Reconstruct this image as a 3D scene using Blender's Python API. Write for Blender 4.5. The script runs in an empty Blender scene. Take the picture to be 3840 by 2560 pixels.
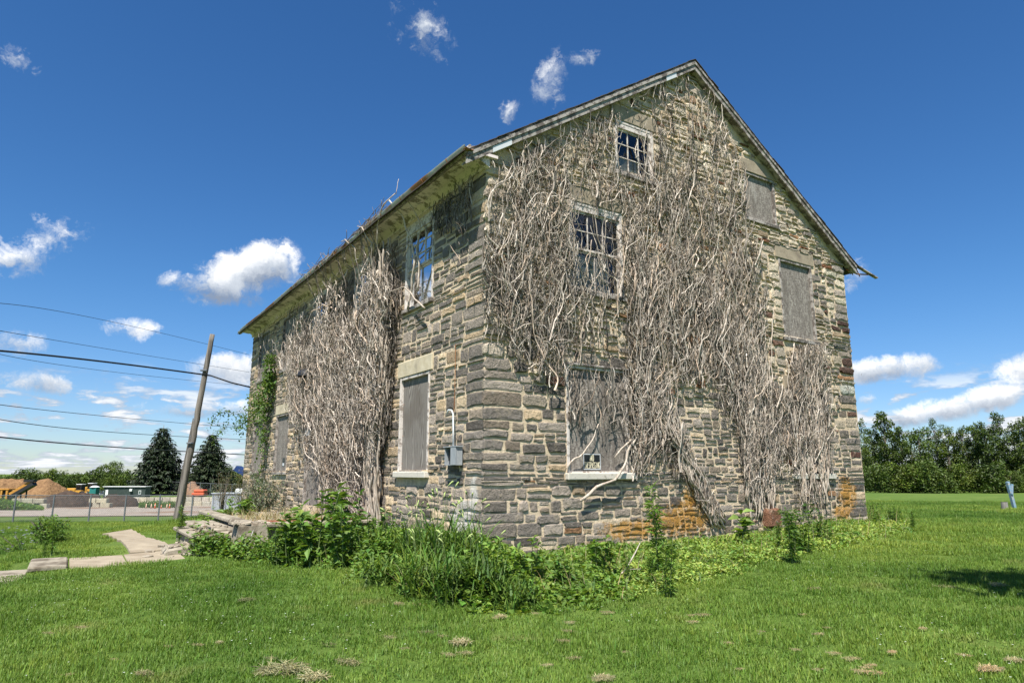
import bpy, bmesh, math, random
import numpy as np
from mathutils import Vector, Matrix

random.seed(7)
RNG = np.random.default_rng(11)
SC = bpy.context.scene
COL = SC.collection
R = math.radians

# ------------------------------------------------------------------ camera, light, exposure
FPX, PITCH = 2514.0, math.atan(492 / 2514.0)          # focal length in photo pixels, tilt above the horizon
cd = bpy.data.cameras.new('camera')
cam = bpy.data.objects.new('camera', cd); COL.objects.link(cam)
cd.sensor_width = 36.0; cd.lens = 36.0 * FPX / 3840.0
cd.clip_start = 0.1; cd.clip_end = 6000
cam.location = (0, 0, 0); cam.rotation_euler = (R(90) + PITCH, 0, 0)
SC.camera = cam

SUN_EL = R(59); SUN_H = Vector((-0.206, -0.978, 0)).normalized()
SUN_AZ = math.atan2(SUN_H.x, SUN_H.y)
sl = bpy.data.lights.new('sun', 'SUN'); sl.energy = 5.0; sl.angle = R(0.53); sl.color = (1.0, 0.955, 0.88)
so = bpy.data.objects.new('sun', sl); COL.objects.link(so)
to_sun = Vector((SUN_H.x * math.cos(SUN_EL), SUN_H.y * math.cos(SUN_EL), math.sin(SUN_EL)))
so.rotation_euler = to_sun.to_track_quat('Z', 'Y').to_euler(); so.location = to_sun * 60
SC.view_settings.view_transform = 'Standard'; SC.view_settings.look = 'None'
SC.view_settings.exposure = 0.82; SC.view_settings.gamma = 1.0
SC.view_settings.use_curve_mapping = False


def ray(px, py):
    x = (px - 1920) / FPX; y = -(py - 1280) / FPX
    return np.array([x, math.cos(PITCH) - y * math.sin(PITCH), math.sin(PITCH) + y * math.cos(PITCH)])


# ------------------------------------------------------------------ node helpers
class NT:
    def __init__(s, tree):
        s.t = tree; s.n = tree.nodes; s.l = tree.links

    def new(s, typ, **kw):
        n = s.n.new(typ)
        for k, v in kw.items(): setattr(n, k, v)
        return n

    def put(s, node, key, val):
        if val is None: return
        if isinstance(val, bpy.types.NodeSocket): s.l.new(val, node.inputs[key])
        else: node.inputs[key].default_value = val

    def math(s, op, a, b=None, c=None, clamp=False):
        n = s.new('ShaderNodeMath', operation=op); n.use_clamp = clamp
        s.put(n, 0, a); s.put(n, 1, b); s.put(n, 2, c)
        return n.outputs[0]

    def smooth(s, v, lo, hi):
        n = s.new('ShaderNodeMapRange', interpolation_type='SMOOTHSTEP')
        s.put(n, 0, v); s.put(n, 1, lo); s.put(n, 2, hi)
        return n.outputs[0]

    def noise(s, vec, scale, detail=4, rough=0.55, dist=0.0, dims='3D', color=False):
        n = s.new('ShaderNodeTexNoise', noise_dimensions=dims)
        s.put(n, 'Vector', vec); s.put(n, 'Scale', scale); s.put(n, 'Detail', detail); s.put(n, 'Roughness', rough); s.put(n, 'Distortion', dist)
        return n.outputs['Color' if color else 'Fac']

    def mix(s, fac, a, b, mode='MIX'):
        n = s.new('ShaderNodeMix', data_type='RGBA', blend_type=mode)
        s.put(n, 0, fac)
        for k, v in ((6, a), (7, b)):
            if isinstance(v, (tuple, list)) and len(v) == 3: v = (*v, 1)
            s.put(n, k, v)
        return n.outputs[2]

    def ramp(s, fac, stops):
        n = s.new('ShaderNodeValToRGB'); s.put(n, 0, fac)
        e = n.color_ramp.elements
        while len(e) < len(stops): e.new(0.5)
        for i, (p, c) in enumerate(stops):
            e[i].position = p; e[i].color = (*c, 1) if len(c) == 3 else c
        return n.outputs[0]

    def mapv(s, vec, scale=(1, 1, 1), loc=(0, 0, 0), rot=(0, 0, 0)):
        n = s.new('ShaderNodeMapping'); s.put(n, 0, vec)
        n.inputs['Location'].default_value = loc; n.inputs['Rotation'].default_value = rot; n.inputs['Scale'].default_value = scale
        return n.outputs[0]

    def vadd(s, a, b):
        n = s.new('ShaderNodeVectorMath', operation='ADD'); s.put(n, 0, a); s.put(n, 1, b); return n.outputs[0]

    def vscale(s, a, f):
        n = s.new('ShaderNodeVectorMath', operation='SCALE'); s.put(n, 0, a); s.put(n, 'Scale', f); return n.outputs[0]


MATS = {}


def mat_base(name):
    m = bpy.data.materials.new(name); m.use_nodes = True
    t = NT(m.node_tree); t.n.clear()
    out = t.new('ShaderNodeOutputMaterial')
    MATS[name] = m
    return m, t, out


def world_pos(t):
    return t.new('ShaderNodeNewGeometry').outputs['Position']


def obj_pos(t):
    return t.new('ShaderNodeTexCoord').outputs['Object']


def mat(name, c1, c2, scale=8.0, rough=0.85, bump=0.3, bscale=None, bdist=0.01, attr=False, stretch=(1, 1, 1), metal=0.0, big=None, world=False, spec=0.3):
    """two-colour noise with relief; attr multiplies by the piece's own colour"""
    m, t, out = mat_base(name)
    p = world_pos(t) if world else obj_pos(t)
    p = t.mapv(p, stretch)
    f = t.noise(p, scale, 5, 0.6)
    c = t.ramp(f, [(0.3, c1), (0.7, c2)])
    if big:
        g = t.noise(p, big[0], 3)
        c = t.mix(t.smooth(g, big[2], big[3]), c, big[1])
    if attr:
        a = t.new('ShaderNodeAttribute', attribute_name='Col')
        c = t.mix(1.0, c, a.outputs['Color'], 'MULTIPLY')
    b = t.new('ShaderNodeBsdfPrincipled')
    t.put(b, 'Base Color', c); t.put(b, 'Roughness', rough); t.put(b, 'Metallic', metal); t.put(b, 'Specular IOR Level', spec)
    if bump:
        bn = t.new('ShaderNodeBump'); bn.inputs['Strength'].default_value = bump; bn.inputs['Distance'].default_value = bdist
        t.put(bn, 'Height', t.noise(p, bscale or scale * 2, 6, 0.65)); t.put(b, 'Normal', bn.outputs[0])
    t.l.new(b.outputs[0], out.inputs[0])
    return m


def leafmat(name, c1, c2, scale=0.6, trans=0.35, attr=True, rough=0.55, detail_scale=9.0):
    m, t, out = mat_base(name)
    p = world_pos(t)
    f = t.math('ADD', t.math('MULTIPLY', t.noise(p, scale, 3), 0.6), t.math('MULTIPLY', t.noise(p, detail_scale, 2), 0.4))
    c = t.ramp(f, [(0.32, c1), (0.68, c2)])
    if attr:
        a = t.new('ShaderNodeAttribute', attribute_name='Col')
        c = t.mix(1.0, c, a.outputs['Color'], 'MULTIPLY')
    oi = t.new('ShaderNodeObjectInfo')
    tint = t.ramp(oi.outputs['Random'], [(0.0, (.68, .74, .62)), (.5, (1, 1, 1)), (1.0, (1.28, 1.18, .95))])
    if name not in ('grass_blade', 'straw'): c = t.mix(1.0, c, tint, 'MULTIPLY')
    else:
        lw = t.noise(p, .16, 4, .6); lw2 = t.noise(p, .75, 4, .6)
        c = t.mix(1.0, c, t.ramp(lw, [(.34, (.58, .72, .56)), (.48, (.92, .97, .92)), (.62, (1.34, 1.18, 1.15))]), 'MULTIPLY')
        if name == 'grass_blade': c = t.mix(t.math('MULTIPLY', t.smooth(lw2, .60, .72), .6), c, (.27, .27, .085))
    d = t.new('ShaderNodeBsdfPrincipled'); t.put(d, 'Base Color', c); t.put(d, 'Roughness', rough); t.put(d, 'Specular IOR Level', 0.35)
    tr = t.new('ShaderNodeBsdfTranslucent'); t.put(tr, 'Color', t.mix(1.0, c, (1.25, 1.2, 0.55), 'MULTIPLY'))
    mx = t.new('ShaderNodeMixShader'); mx.inputs[0].default_value = trans
    t.l.new(d.outputs[0], mx.inputs[1]); t.l.new(tr.outputs[0], mx.inputs[2]); t.l.new(mx.outputs[0], out.inputs[0])
    return m


# ------------------------------------------------------------------ sky with clouds
W = bpy.data.worlds.new('World'); SC.world = W; W.use_nodes = True
t = NT(W.node_tree); t.n.clear()
wo = t.new('ShaderNodeOutputWorld')
sky = t.new('ShaderNodeTexSky', sky_type='NISHITA'); sky.sun_disc = False
sky.sun_elevation = SUN_EL; sky.sun_rotation = SUN_AZ; sky.air_density = 1.0; sky.dust_density = 0.15; sky.ozone_density = 1.6; sky.altitude = 100
hs = t.new('ShaderNodeHueSaturation'); hs.inputs['Saturation'].default_value = 1.22; hs.inputs['Hue'].default_value = 0.5
t.l.new(sky.outputs[0], hs.inputs['Color'])
dirv = t.new('ShaderNodeTexCoord').outputs['Generated']
sep = t.new('ShaderNodeSeparateXYZ'); t.l.new(dirv, sep.inputs[0])
az = t.math('MULTIPLY', t.math('ARCTAN2', sep.outputs[0], sep.outputs[1]), 180 / math.pi)
el = t.math('MULTIPLY', t.math('ARCSINE', sep.outputs[2]), 180 / math.pi)
tintc = t.mix(t.smooth(el, 1.0, 16.0), (0.78, 0.93, 1.24), (0.70, 0.99, 1.24))
skyc = t.mix(1.0, hs.outputs[0], tintc, 'MULTIPLY')
w1 = t.noise(dirv, 9.0, 6, 0.62, color=True)
warp = t.vadd(dirv, t.vscale(t.vadd(w1, (-0.5, -0.5, -0.5)), 0.16))
n_big = t.noise(warp, 11.0, 7, 0.62)
n_fine = t.noise(warp, 30.0, 5, 0.56)
nn = t.math('ADD', t.math('MULTIPLY', t.math('SUBTRACT', n_big, 0.5), 2.4), t.math('MULTIPLY', t.math('SUBTRACT', n_fine, 0.5), 1.4))
# each cloud: azimuth, elevation, half width, half height in degrees, density, tilt
CLOUDS = [(-8.8, 35.9, 3.4, 2.3, .62, -.35), (3.7, 32.3, 1.8, 2.0, .5, .5), (6.9, 33.9, 2.2, .7, .4, .1), (-.3, 30.0, 1.2, .9, .42, .2),
          (-36.0, 16.0, 2.6, 1.9, .30, .55), (-37.6, 14.6, 2.2, .8, .40, .1),
          (-22.6, 15.4, 4.8, 2.3, 1.3, .22), (-21.2, 16.9, 2.8, 1.9, 1.2, .2), (-26.6, 14.5, 2.6, 1.1, .9, .1), (-23.0, 13.7, 3.2, .9, .9, 0),
          (-22.3, 8.1, 4.2, 1.4, 1.05, .05), (-35.3, 6.2, 2.6, .9, .9, -.1), (-37.3, 8.9, 2.2, 1.0, .6, 0), (-30.2, 10.6, 1.6, .7, .35, 0), (-26, 4.7, 3.5, .8, .8, 0), (-22.5, 5.0, 2.2, .7, .7, 0),
          (30.6, 7.7, 2.8, 1.1, 1.0, .05), (28.0, 7.6, 2.0, 1.1, 1.0, 0), (32.9, 4.5, 3.2, 1.0, 1.0, .12), (35.6, 5.1, 2.4, 1.0, .95, .1), (38.4, 7.0, 2.4, 1.2, .95, .1), (27.9, 5.4, .9, .5, .8, 0), (30.0, 4.0, 2.6, .9, .8, 0),
          (27.9, 15.0, 1.2, .9, .3, .4), (-39, 27.5, 1.0, .6, .25, -.3), (60, 12, 9, 3, 1, 0), (-62, 14, 10, 3, 1, 0), (100, 20, 12, 5, 1, 0), (-110, 22, 12, 4, 1, 0), (160, 14, 14, 4, 1, 0), (-160, 30, 12, 6, 1, 0)]
dens = None; lowness = None
for (ca, ce, wa, we, k, tl) in CLOUDS:
    dx = t.math('SUBTRACT', az, ca); dy = t.math('SUBTRACT', el, ce)
    dy2 = t.math('SUBTRACT', dy, t.math('MULTIPLY', dx, tl))
    q = t.math('ADD', t.math('POWER', t.math('ABSOLUTE', t.math('DIVIDE', dx, wa)), 2.0), t.math('POWER', t.math('ABSOLUTE', t.math('DIVIDE', dy2, we)), 2.0))
    b = t.math('MULTIPLY', t.math('SUBTRACT', 1.0, q), k)
    b = t.math('MAXIMUM', b, -1.5)
    dens = b if dens is None else t.math('SMOOTH_MAX', dens, b, 0.3)
    lo = t.math('MULTIPLY', t.math('EXPONENT', t.math('MULTIPLY', q, -0.8)), t.math('DIVIDE', dy2, we))
    lowness = lo if lowness is None else t.math('ADD', lowness, lo)
body = t.smooth(t.math('ADD', dens, t.math('MULTIPLY', nn, 1.25)), -0.02, 1.0)
core = t.smooth(t.math('ADD', dens, t.math('MULTIPLY', nn, 0.5)), 0.2, 1.2)
# broken cloud streets low over the horizon: noise in the plane of the cloud layer
inv = t.math('DIVIDE', 1.0, t.math('MAXIMUM', t.math('ADD', sep.outputs[2], 0.035), 0.02))
comb = t.new('ShaderNodeCombineXYZ')
t.put(comb, 0, t.math('MULTIPLY', sep.outputs[0], inv)); t.put(comb, 1, t.math('MULTIPLY', sep.outputs[1], inv))
hl = t.math('DIVIDE', 10.0, t.math('SQRT', t.math('MAXIMUM', t.math('SUBTRACT', 1.0, t.math('MULTIPLY', sep.outputs[2], sep.outputs[2])), .01)))
comb2 = t.new('ShaderNodeCombineXYZ')
t.put(comb2, 0, t.math('MULTIPLY', sep.outputs[0], hl)); t.put(comb2, 1, t.math('MULTIPLY', sep.outputs[1], hl)); t.put(comb2, 2, t.math('MULTIPLY', el, .72))
s1 = t.math('ADD', t.math('MULTIPLY', t.noise(comb2.outputs[0], 1.25, 7, 0.60, .3), .7), t.math('MULTIPLY', t.noise(comb.outputs[0], .8, 5, 0.58), .3))
streets = t.smooth(t.math('ADD', s1, t.math('MULTIPLY', t.math('SUBTRACT', n_fine, .5), .22)), 0.485, 0.575)
band = t.math('MULTIPLY', t.smooth(el, 8.5, 4.6), t.smooth(el, -1.0, 0.2))
streets = t.math('MULTIPLY', t.math('MULTIPLY', streets, band), 0.96)
shade = t.math('ADD', t.math('ADD', 0.50, t.math('MULTIPLY', lowness, 0.55)), t.math('MULTIPLY', t.math('SUBTRACT', n_big, 0.5), 2.0), clamp=True)
ccol = t.ramp(shade, [(0.0, (0.24, 0.29, 0.38)), (0.45, (0.56, 0.61, 0.68)), (0.85, (1.0, 1.0, 1.0))])
sh2 = t.smooth(s1, 0.50, 0.62)
ccol2 = t.ramp(sh2, [(0.0, (0.46, 0.53, 0.64)), (1.0, (0.95, 0.97, 1.0))])
bg = t.new('ShaderNodeBackground'); t.l.new(skyc, bg.inputs[0]); bg.inputs[1].default_value = 0.062
bc = t.new('ShaderNodeBackground'); t.l.new(ccol, bc.inputs[0]); bc.inputs[1].default_value = 0.70
bc2 = t.new('ShaderNodeBackground'); t.l.new(ccol2, bc2.inputs[0]); bc2.inputs[1].default_value = 0.62
mx0 = t.new('ShaderNodeMixShader'); t.l.new(streets, mx0.inputs[0]); t.l.new(bg.outputs[0], mx0.inputs[1]); t.l.new(bc2.outputs[0], mx0.inputs[2])
mx1 = t.new('ShaderNodeMixShader'); t.l.new(body, mx1.inputs[0]); t.l.new(mx0.outputs[0], mx1.inputs[1]); t.l.new(bc.outputs[0], mx1.inputs[2])
t.l.new(mx1.outputs[0], wo.inputs[0])


# ------------------------------------------------------------------ object helpers
def tag(o, label=None, cat=None, group=None, kind=None):
    if label: o['label'] = label
    if cat: o['category'] = cat
    if group: o['group'] = group
    if kind: o['kind'] = kind
    return o


def empty(name, loc=(0, 0, 0), rz=0.0, label=None, cat=None, group=None):
    o = bpy.data.objects.new(name, None); COL.objects.link(o)
    o.location = loc; o.rotation_euler = (0, 0, rz); o.empty_display_size = 0.3
    return tag(o, label, cat, group)


def link(name, me, parent=None, m=None):
    o = bpy.data.objects.new(name, me); COL.objects.link(o)
    if parent is not None: o.parent = parent
    if m is not None and len(me.materials) == 0: me.materials.append(MATS[m] if isinstance(m, str) else m)
    return o


def copy_tree(o, parent=None):
    c = o.copy(); COL.objects.link(c)
    if parent is not None: c.parent = parent
    for ch in [x for x in o.children]: copy_tree(ch, c)
    return c


def mesh_np(name, V, F, col=None, smooth=False):
    """V (N,3); F (M,k) with one k"""
    me = bpy.data.meshes.new(name)
    V = np.asarray(V, np.float32); F = np.asarray(F, np.int32)
    k = F.shape[1]; M_ = len(F)
    me.vertices.add(len(V)); me.vertices.foreach_set('co', V.ravel())
    me.loops.add(M_ * k); me.loops.foreach_set('vertex_index', F.ravel())
    me.polygons.add(M_); me.polygons.foreach_set('loop_start', np.arange(0, M_ * k, k, dtype=np.int32))
    if col is not None:
        a = me.color_attributes.new('Col', 'FLOAT_COLOR', 'POINT')
        c4 = np.ones((len(V), 4), np.float32); c4[:, :3] = col
        a.data.foreach_set('color', c4.ravel())
    me.update(calc_edges=True)
    me.polygons.foreach_set('use_smooth', np.full(M_, bool(smooth)))
    return me


class MB:
    def __init__(s): s.v = []; s.f = []; s.c = []; s.col = (1, 1, 1)

    def add(s, vs, fs, col=None):
        b = len(s.v); s.v += [tuple(x) for x in vs]; s.f += [tuple(i + b for i in f) for f in fs]
        s.c += [col or s.col] * len(vs)
        return s

    def box(s, lo, hi, bev=0.0, M=None, jit=0.0):
        (x0, y0, z0), (x1, y1, z1) = lo, hi
        if bev <= 0:
            vs = [(x, y, z) for x in (x0, x1) for y in (y0, y1) for z in (z0, z1)]
            fs = [(0, 1, 3, 2), (4, 6, 7, 5), (0, 4, 5, 1), (2, 3, 7, 6), (0, 2, 6, 4), (1, 5, 7, 3)]
        else:
            bm = bmesh.new(); bmesh.ops.create_cube(bm, size=1.0)
            for v in bm.verts:
                v.co = Vector((x0 + (v.co.x + .5) * (x1 - x0), y0 + (v.co.y + .5) * (y1 - y0), z0 + (v.co.z + .5) * (z1 - z0)))
            bmesh.ops.bevel(bm, geom=bm.edges[:], offset=bev, segments=1, affect='EDGES')
            bm.verts.index_update()
            vs = [v.co[:] for v in bm.verts]; fs = [[v.index for v in f.verts] for f in bm.faces]; bm.free()
        if jit: vs = [tuple(c + random.uniform(-jit, jit) for c in v) for v in vs]
        if M is not None: vs = [(M @ Vector(v))[:] for v in vs]
        return s.add(vs, fs)

    def beam(s, p0, p1, w, h, up=(0, 0, 1)):
        p0, p1 = Vector(p0), Vector(p1); d = (p1 - p0); L = d.length; d.normalize()
        sd = d.cross(Vector(up)); sd = sd.normalized() if sd.length > 1e-4 else Vector((1, 0, 0)); u = sd.cross(d)
        vs = [(p0 + d * (L * k) + sd * (w / 2 * a) + u * (h / 2 * b))[:] for k in (0, 1) for a, b in ((-1, -1), (1, -1), (1, 1), (-1, 1))]
        return s.add(vs, [(0, 1, 2, 3), (7, 6, 5, 4)] + [(i, i + 4, (i + 1) % 4 + 4, (i + 1) % 4) for i in range(4)])

    def tube(s, pts, rad, seg=6, cap=True):
        pts = [Vector(p) for p in pts]; n = len(pts)
        rad = rad if isinstance(rad, (list, tuple)) else [rad] * n
        vs = []; ref = Vector((0.31, 0.52, 0.8))
        for i, p in enumerate(pts):
            d = (pts[min(i + 1, n - 1)] - pts[max(i - 1, 0)])
            d = d.normalized() if d.length > 1e-9 else Vector((0, 0, 1))
            if abs(d.dot(ref)) > 0.95: ref = Vector((0.9, 0.1, -0.3))
            a = d.cross(ref).normalized(); b = d.cross(a); ref = a.cross(d) * 1.0
            for j in range(seg):
                th = 2 * math.pi * j / seg
                vs.append((p + (a * math.cos(th) + b * math.sin(th)) * rad[i])[:])
        fs = [(i * seg + j, i * seg + (j + 1) % seg, (i + 1) * seg + (j + 1) % seg, (i + 1) * seg + j) for i in range(n - 1) for j in range(seg)]
        if cap: fs += [tuple(range(seg))[::-1], tuple((n - 1) * seg + j for j in range(seg))]
        return s.add(vs, fs)

    def cyl(s, c, r, h, seg=16, r2=None, M=None):
        r2 = r if r2 is None else r2
        vs = [(c[0] + rr * math.cos(2 * math.pi * j / seg), c[1] + rr * math.sin(2 * math.pi * j / seg), c[2] + zz) for rr, zz in ((r, 0), (r2, h)) for j in range(seg)]
        if M is not None: vs = [(M @ Vector(v))[:] for v in vs]
        fs = [(j, (j + 1) % seg, seg + (j + 1) % seg, seg + j) for j in range(seg)] + [tuple(range(seg))[::-1], tuple(range(seg, 2 * seg))]
        return s.add(vs, fs)

    def quad(s, a, b, c, d): return s.add([a, b, c, d], [(0, 1, 2, 3)])

    def mesh(s, name, smooth=False):
        me = bpy.data.meshes.new(name); me.from_pydata(s.v, [], s.f); me.update()
        a = me.color_attributes.new('Col', 'FLOAT_COLOR', 'POINT')
        c4 = np.ones((len(s.v), 4), np.float32); c4[:, :3] = np.array(s.c, np.float32).reshape(-1, 3)
        a.data.foreach_set('color', c4.ravel())
        if smooth: me.polygons.foreach_set('use_smooth', np.ones(len(me.polygons), bool))
        return me

    def build(s, name, m, parent=None, smooth=False):
        me = s.mesh(name, smooth); return link(name, me, parent, m)


def interp(x, pts):
    return np.interp(x, [p[0] for p in pts], [p[1] for p in pts])


def sstep(x):
    x = np.clip(x, 0, 1); return x * x * (3 - 2 * x)


# ------------------------------------------------------------------ terrain
HAZ = R(56.9)
U = np.array([math.sin(HAZ), math.cos(HAZ), 0]); Vv = np.array([-math.cos(HAZ), math.sin(HAZ), 0])
CORN = ray(1815, 1772); CORN = CORN / CORN[1] * 12.0; CORN[2] = 0
TERR = np.array([(0, -6, -1.7), (0, 0, -1.65), (0, 6, -1.65), (-5, 9, -1.68), (-8, 12, -1.72), (-9, 15, -1.69), (-6.5, 16, -1.62), (-10, 20, -1.72), (-7, 20, -1.66), (-1, 11, -1.5),
                 (-11, 27, -1.75), (4, 13, -1.42), (9.5, 17.5, -1.27), (12, 20, -1.34), (10, 8, -1.55), (25, 22, -1.62), (25, 36, -1.87), (30, 60, -2.3), (60, 110, -3.0), (110, 110, -3.0), (0, 60, -2.4), (0, 110, -3.2), (30, 200, -3.6)])
LOWP = [(-60, -2.6), (20, -2.55), (45, -3.2), (58, -3.6), (90, -4.6), (100, -4.75), (130, -3.9), (200, -3.7), (3000, -6)]
CREST = [(-30, -7.5), (5, -7.6), (9.5, -7.95), (13, -9.2), (15.6, -11.0), (18.2, -12.1), (22, -12.5), (26, -13), (45, -15), (70, -12), (110, 0), (200, 10)]


def terr(x, y):
    x = np.asarray(x, float); y = np.asarray(y, float)
    d2 = (x[..., None] - TERR[:, 0]) ** 2 + (y[..., None] - TERR[:, 1]) ** 2
    w = 1 / (d2 + 1.5) ** 1.6
    z1 = (w * TERR[:, 2]).sum(-1) / w.sum(-1)
    z2 = interp(y, LOWP)
    far = np.clip((y - 160) / 150, 0, 1)
    z1 = z1 * (1 - far) + z2 * far
    s = (interp(y, CREST) - x) / (2.6 + 0.25 * np.maximum(0, y - 30)) + 0.35
    k = sstep(s)
    und = 0.025 * np.sin(x * 1.3 + y * .4) * np.sin(y * 1.1 - x * .3) + 0.012 * np.sin(x * 3.1) * np.sin(y * 2.7)
    return z1 * (1 - k) + z2 * k + und * np.clip(1.5 - y / 60, 0, 1)


def tz(x, y): return float(terr(np.array([x]), np.array([y]))[0])


def on_ground(px, py):
    """where the view ray through a point of the photograph meets the terrain"""
    d = ray(px, py); lo = 1.0
    s = np.geomspace(2, 400, 600)
    h = d[2] * s - terr(d[0] * s, d[1] * s)
    i = np.argmax(h < 0)
    a, b = s[max(i - 1, 0)], s[i]
    for _ in range(20):
        m_ = (a + b) / 2
        if d[2] * m_ - tz(d[0] * m_, d[1] * m_) < 0: b = m_
        else: a = m_
    return np.array([d[0] * b, d[1] * b, tz(d[0] * b, d[1] * b)])


K = 3840 / 2352.0
def og(x, y): return on_ground(x * K, y * K)
def at(x, y, dep):
    d = ray(x, y); return d / d[1] * dep
def loc2w(u, v): return CORN[:2] + U[:2] * u + Vv[:2] * v
def w2loc(x, y):
    dx, dy = np.asarray(x) - CORN[0], np.asarray(y) - CORN[1]
    return dx * U[0] + dy * U[1], dx * Vv[0] + dy * Vv[1]


# ------------------------------------------------------------------ materials
def ground_mat():
    m, t, out = mat_base('lawn_soil')
    p = world_pos(t)
    n1 = t.noise(p, 0.22, 4); n2 = t.noise(p, 3.0, 5, .65); n3 = t.noise(p, 22.0, 3)
    c = t.ramp(n2, [(0.3, (0.05, 0.095, 0.016)), (0.7, (0.11, 0.175, 0.032))])
    c = t.mix(t.smooth(n1, .42, .66), c, (0.115, 0.165, 0.035))
    c = t.mix(t.math('MULTIPLY', t.smooth(t.noise(p, 0.5, 4, .6), .60, .72), .55), c, (0.21, 0.19, 0.075))
    c = t.mix(t.smooth(n3, .55, .8), c, (0.03, 0.06, 0.012))
    # mowing stripes on the far lawns
    sp = t.new('ShaderNodeSeparateXYZ'); t.l.new(p, sp.inputs[0])
    st = t.math('SINE', t.math('ADD', t.math('MULTIPLY', sp.outputs[1], 3.1), t.math('ADD', t.math('MULTIPLY', sp.outputs[0], 1.1), t.math('MULTIPLY', n1, 3.0))))
    c = t.mix(t.math('MULTIPLY', t.smooth(st, -.6, .9), .35), c, (0.13, 0.19, 0.04))
    b = t.new('ShaderNodeBsdfPrincipled'); t.put(b, 'Base Color', c); t.put(b, 'Roughness', 0.95); t.put(b, 'Specular IOR Level', 0.1)
    bn = t.new('ShaderNodeBump'); bn.inputs['Strength'].default_value = .7; bn.inputs['Distance'].default_value = .05
    t.put(bn, 'Height', t.noise(p, 14, 6, .7)); t.put(b, 'Normal', bn.outputs[0])
    t.l.new(b.outputs[0], out.inputs[0])


ground_mat()
leafmat('grass_blade', (0.100, 0.182, 0.022), (0.215, 0.300, 0.052), scale=0.55, trans=0.32, detail_scale=5)
leafmat('weed_leaf', (0.060, 0.135, 0.022), (0.215, 0.335, 0.068), scale=2.0, trans=0.38)
leafmat('yellow_leaf', (0.20, 0.31, 0.05), (0.36, 0.44, 0.10), scale=1.5, trans=0.3)
leafmat('tree_leaf', (0.045, 0.078, 0.012), (0.11, 0.160, 0.026), scale=0.25, trans=0.22, detail_scale=1.2)
leafmat('needle', (0.010, 0.022, 0.008), (0.030, 0.048, 0.016), scale=0.5, trans=0.08, detail_scale=2)
leafmat('dry_leaf', (0.30, 0.25, 0.13), (0.42, 0.34, 0.18), scale=2, trans=0.2)
leafmat('straw', (0.52, 0.42, 0.26), (0.74, 0.63, 0.43), scale=3, trans=0.15)
leafmat('petal', (0.33, 0.33, 0.72), (0.45, 0.45, 0.85), scale=3, trans=0.3)
leafmat('petal_plain', (0.9, 0.9, 0.9), (1, 1, 1), scale=3, trans=0.2)
mat('bark', (0.09, 0.075, 0.06), (0.19, 0.165, 0.135), 14, .95, .6, 20, .02, stretch=(1, 1, .25))
mat('green_stem', (0.10, 0.16, 0.05), (0.17, 0.20, 0.08), 14, .7, 0)
mat('red_stem', (0.22, 0.09, 0.06), (0.30, 0.16, 0.09), 14, .7, 0)


def vine_mat():
    m, t, out = mat_base('dead_stem')
    p = obj_pos(t)
    a = t.new('ShaderNodeAttribute', attribute_name='Col')
    f = t.noise(t.mapv(p, (1, 1, .3)), 26, 3)
    c = t.ramp(f, [(0.25, (0.25, 0.20, 0.16)), (0.5, (0.45, 0.39, 0.325)), (0.75, (0.68, 0.62, 0.545))])
    c = t.mix(1.0, c, a.outputs['Color'], 'MULTIPLY')
    b = t.new('ShaderNodeBsdfPrincipled'); t.put(b, 'Base Color', c); t.put(b, 'Roughness', .8); t.put(b, 'Specular IOR Level', .25)
    t.l.new(b.outputs[0], out.inputs[0])


vine_mat()


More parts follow.
